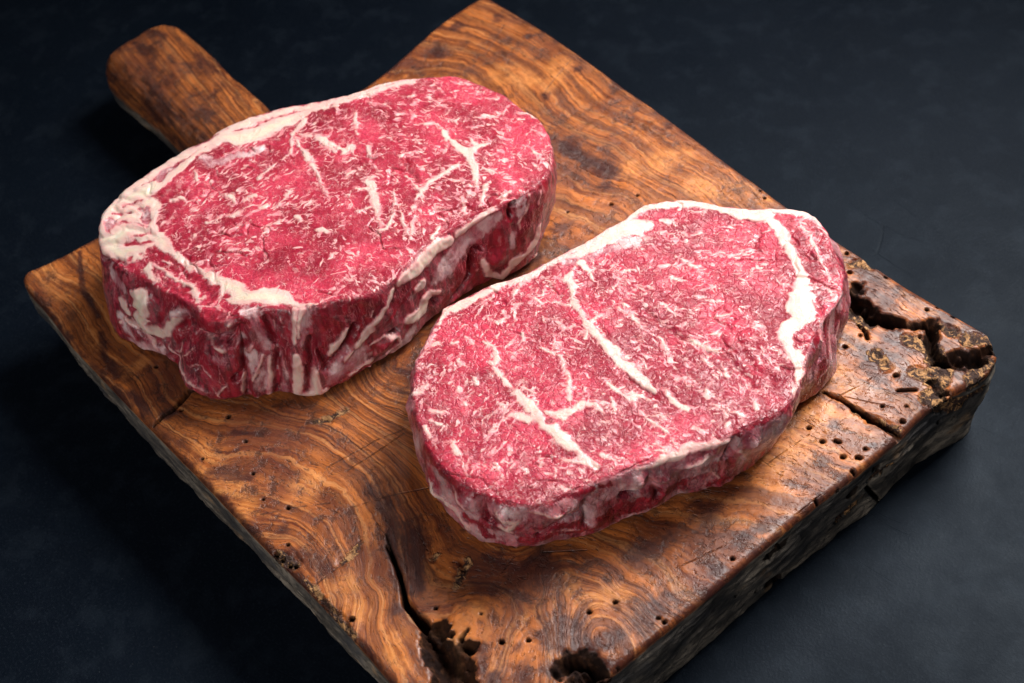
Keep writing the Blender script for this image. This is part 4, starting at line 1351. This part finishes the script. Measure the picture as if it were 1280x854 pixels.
def build_board(mat, parent):
    top, ij, loop, nn = board_base()
    NV_, NU_ = top.shape[:2]
    flatT = top.reshape(-1, 3)
    vs = np.r_[np.linspace(0, 1, 9)[1:] * 0.05, np.linspace(0.05, 1, 62)[1:]]
    S = []
    for v in vs:
        off = -0.0045 * sstep(v, 0.25, 1.0) * 1.0
        S.append(np.concatenate([loop + nn * off, np.full((len(loop), 1), T * (1 - v) + 0.0002 * v)], 1))
    S = np.array(S)
    if RAYCAST: return top, S
    d = flat('board')
    n_top = len(flatT)
    allP = np.vstack([flatT, S.reshape(-1, 3)])
    A = {k: stroke_field(allP, d.get(k, [])) for k in ('hole', 'crack', 'pit', 'worn', 'knife')}
    stain, warm = soft(allP, d.get('stain', [])), soft(allP, d.get('warm', []))
    side = np.r_[np.zeros(n_top), np.repeat(sstep(vs, 0.0, 0.08) * 0.6 + 0.4, len(loop))]
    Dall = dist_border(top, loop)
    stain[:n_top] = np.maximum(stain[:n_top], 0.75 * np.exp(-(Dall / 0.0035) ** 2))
    # round the arris and let the top dip and wander a little
    D = Dall
    edge = 0.0030 + 0.0018 * perlin(flatT, 45, 3)
    z = np.zeros(n_top)
    e = np.clip(1 - D / edge, 0, 1); z -= 0.0026 * (1 - np.sqrt(1 - e ** 2 * 0.999))
    z += 0.0005 * fbm(flatT, 16, 2, 4) + 0.00012 * fbm(flatT, 160, 3, 8)
    n3 = np.r_[np.tile([0, 0, 1.0], (n_top, 1)), np.tile(np.c_[nn, np.zeros(len(nn))], (len(vs), 1))]
    disp = np.r_[z, np.zeros(len(allP) - n_top)]
    isS = np.arange(len(allP)) >= n_top
    sp = allP[isS]
    ds = 0.0014 * fbm(sp, 30, 3, 31) + 0.0008 * fbm(sp * [1, 1, 4], 90, 3, 33)
    # the first side rows follow the lowered rim of the top
    vrep = np.repeat(vs, len(loop))
    disp[isS] += ds * sstep(vrep, 0.0, 0.15)
    rimz = z.reshape(NV_, NU_)[ij[:, 0], ij[:, 1]]
    zshift = np.tile(rimz, len(vs)) * (1 - sstep(vrep, 0, 0.3))
    ragp = 0.0020 * fbm(allP, 160, 3, 50)
    rp = A['pit'] + ragp * 1.1 + 0.0012 * fbm(allP, 420, 2, 57); rw = A['worn'] + ragp
    rp = np.where(A['pit'] > -0.0035, rp, -0.004); rw = np.where(A['worn'] > -0.0035, rw, -0.004)
    disp -= sstep(A['hole'], -0.0003, 0.0003) * 0.006
    disp -= sstep(A['crack'] + ragp * 0.25, -0.0005, 0.0006) * 0.008
    disp -= sstep(rp, -0.0025, 0.0035) * (0.0085 + 0.003 * fbm(allP, 130, 2, 60)) * np.where(isS, 0.5, 1)
    disp -= sstep(rw, -0.0010, 0.0010) * (0.0007 + 0.0012 * np.abs(fbm(allP, 260, 2, 70)))
    Q = allP + n3 * disp[:, None]
    Q[isS, 2] += zshift
    Q[:, 2] = np.maximum(Q[:, 2], 0.0002)
    dark = np.maximum(np.maximum(A['hole'], A['crack']), rp + 0.0012)
    g = flat('phi'); pts = []; val = []
    for k, ss in g.items():
        for s in ss:
            for p in np.array(s).reshape(-1, 2) * 1e-4: pts.append(p * [1, 1] ); val.append(float(k))
    f = tps(np.array(pts) * 5, np.array(val)); phi = f(allP[:, :2] * 5) + np.r_[np.zeros(n_top), (T - sp[:, 2]) * 120]
    idx = np.arange(n_top).reshape(NV_, NU_)
    q1 = np.stack([idx[:-1, :-1], idx[:-1, 1:], idx[1:, 1:], idx[1:, :-1]], -1).reshape(-1, 4)
    li = idx[ij[:, 0], ij[:, 1]]
    sidx = np.vstack([li, n_top + np.arange(len(vs) * len(loop)).reshape(len(vs), -1)])
    a = sidx[:-1]; b = np.roll(sidx, -1, 1)[:-1]; c = np.roll(sidx, -1, 1)[1:]; dd = sidx[1:]
    q2 = np.stack([a, dd, c, b], -1).reshape(-1, 4)
    return mesh_np('slab', Q, np.vstack([q1, q2]), mat, dict(phi=phi, side=side, hole=dark, knife=A['knife'], worn=A['worn'] , stain=stain, warm=warm), parent,
                   extra_faces=[list(map(int, sidx[-1][::-1]))])

def build_handle(mat, parent):
    # a stubby grip, rounded in section, tapering a little towards a blunt end
    NL, NA = 300, 220
    t = np.linspace(0, 1, NL)
    ax0, ax1 = np.array([0.012, 0.1275]), np.array([-0.129, 0.1305])
    d = (ax1 - ax0) / np.linalg.norm(ax1 - ax0); s = np.array([-d[1], d[0]])
    th = np.linspace(0, 2 * np.pi, NA, endpoint=False)
    e = 0.74
    cx = np.sign(np.cos(th)) * np.abs(np.cos(th)) ** e; cz = np.sign(np.sin(th)) * np.abs(np.sin(th)) ** e
    rows = []
    for k in t:
        endr = 1.0 if k < 0.86 else math.sqrt(max(1 - ((k - 0.86) / 0.14) ** 2.3, 0.0))
        w = (0.0215 + 0.0045 * k + 0.004 * math.exp(-(k / 0.12) ** 2)) * (0.30 + 0.70 * endr if k < 1 else 0.3)
        h = 0.0195 * (0.25 + 0.75 * endr)
        if k > 0.995: w *= 0.6; h *= 0.6
        c = ax0 + (ax1 - ax0) * k
        p = np.empty((NA, 3)); p[:, :2] = c + s * (cx * w)[:, None]; p[:, 2] = T - 0.0225 - 0.002 * k + cz * h
        rows.append(p)
    P = np.array(rows)
    if RAYCAST: return P
    fl = P.reshape(-1, 3); nr = grid_normals(P, True).reshape(-1, 3)
    cen = fl - np.repeat(P.mean(1), NA, 0)
    nr *= np.sign((nr * cen).sum(1))[:, None]
    dsp = 0.0009 * fbm(fl * [0.4, 1, 1], 60, 3, 90) + 0.0005 * fbm(fl * [0.25, 1, 1], 240, 3, 91)
    Q = (fl + nr * dsp[:, None]).reshape(P.shape)
    m = len(fl)
    phi = fl[:, 1] * 260 + fl[:, 2] * 200 + fl[:, 0] * 30
    sd = sstep(-fl[:, 2], -(T - 0.014), -(T - 0.030)) * 0.75
    d_ = flat('board')
    st = soft(fl, d_.get('stain', []))
    idx = np.arange(m).reshape(NL, NA)
    o = mesh_grid('handle', Q[::-1], True, mat, dict(phi=phi.reshape(NL, NA)[::-1], side=sd.reshape(NL, NA)[::-1], hole=np.full(m, -0.004), knife=np.full(m, -0.004), worn=np.full(m, -0.004),
              stain=0.35 + 0.75 * fbm(fl * [0.22, 1, 1], 130, 3, 95).reshape(NL, NA)[::-1], warm=np.full(m, 0.25)), parent,
              extra_faces=[list(range(NA)), list(range(m - 1, m - NA - 1, -1))])
    return o

# ------------------------------------------------------------------ the scene
slate = slate_material(); wood = wood_material(); meat = meat_material()
me = bpy.data.meshes.new('tabletop')
me.from_pydata([(-3, -3, 0), (3, -3, 0), (3, 3, 0), (-3, 3, 0)], [], [(0, 1, 2, 3)]); me.materials.append(slate)
table = col_link(bpy.data.objects.new('tabletop', me))
table['kind'] = 'structure'; table['label'] = 'dark blue-black slate surface under the chopping board'

board = col_link(bpy.data.objects.new('chopping_board', None))
board['label'] = 'thick old wooden chopping board with stubby handle, worm holes and cracks, on dark slate'
board['category'] = 'chopping board'
build_board(wood, board)
build_handle(wood, board)

GROUP = 'raw steaks on the chopping board'
s1 = build_steak('raw_steak', 's1', meat, 0.045, (*LOC1, T), 3, True)
s1['label'] = 'thicker raw marbled steak beside the handle, with ragged striped side and wide cream fat cap'
s1['category'] = 'steak'; s1['group'] = GROUP
s2 = build_steak('raw_steak', 's2', meat, 0.036, (*LOC2, T), 40, False)
s2['label'] = 'raw marbled steak beside the wormy corner, with thick white fat seam at its right end'
s2['category'] = 'steak'; s2['group'] = GROUP
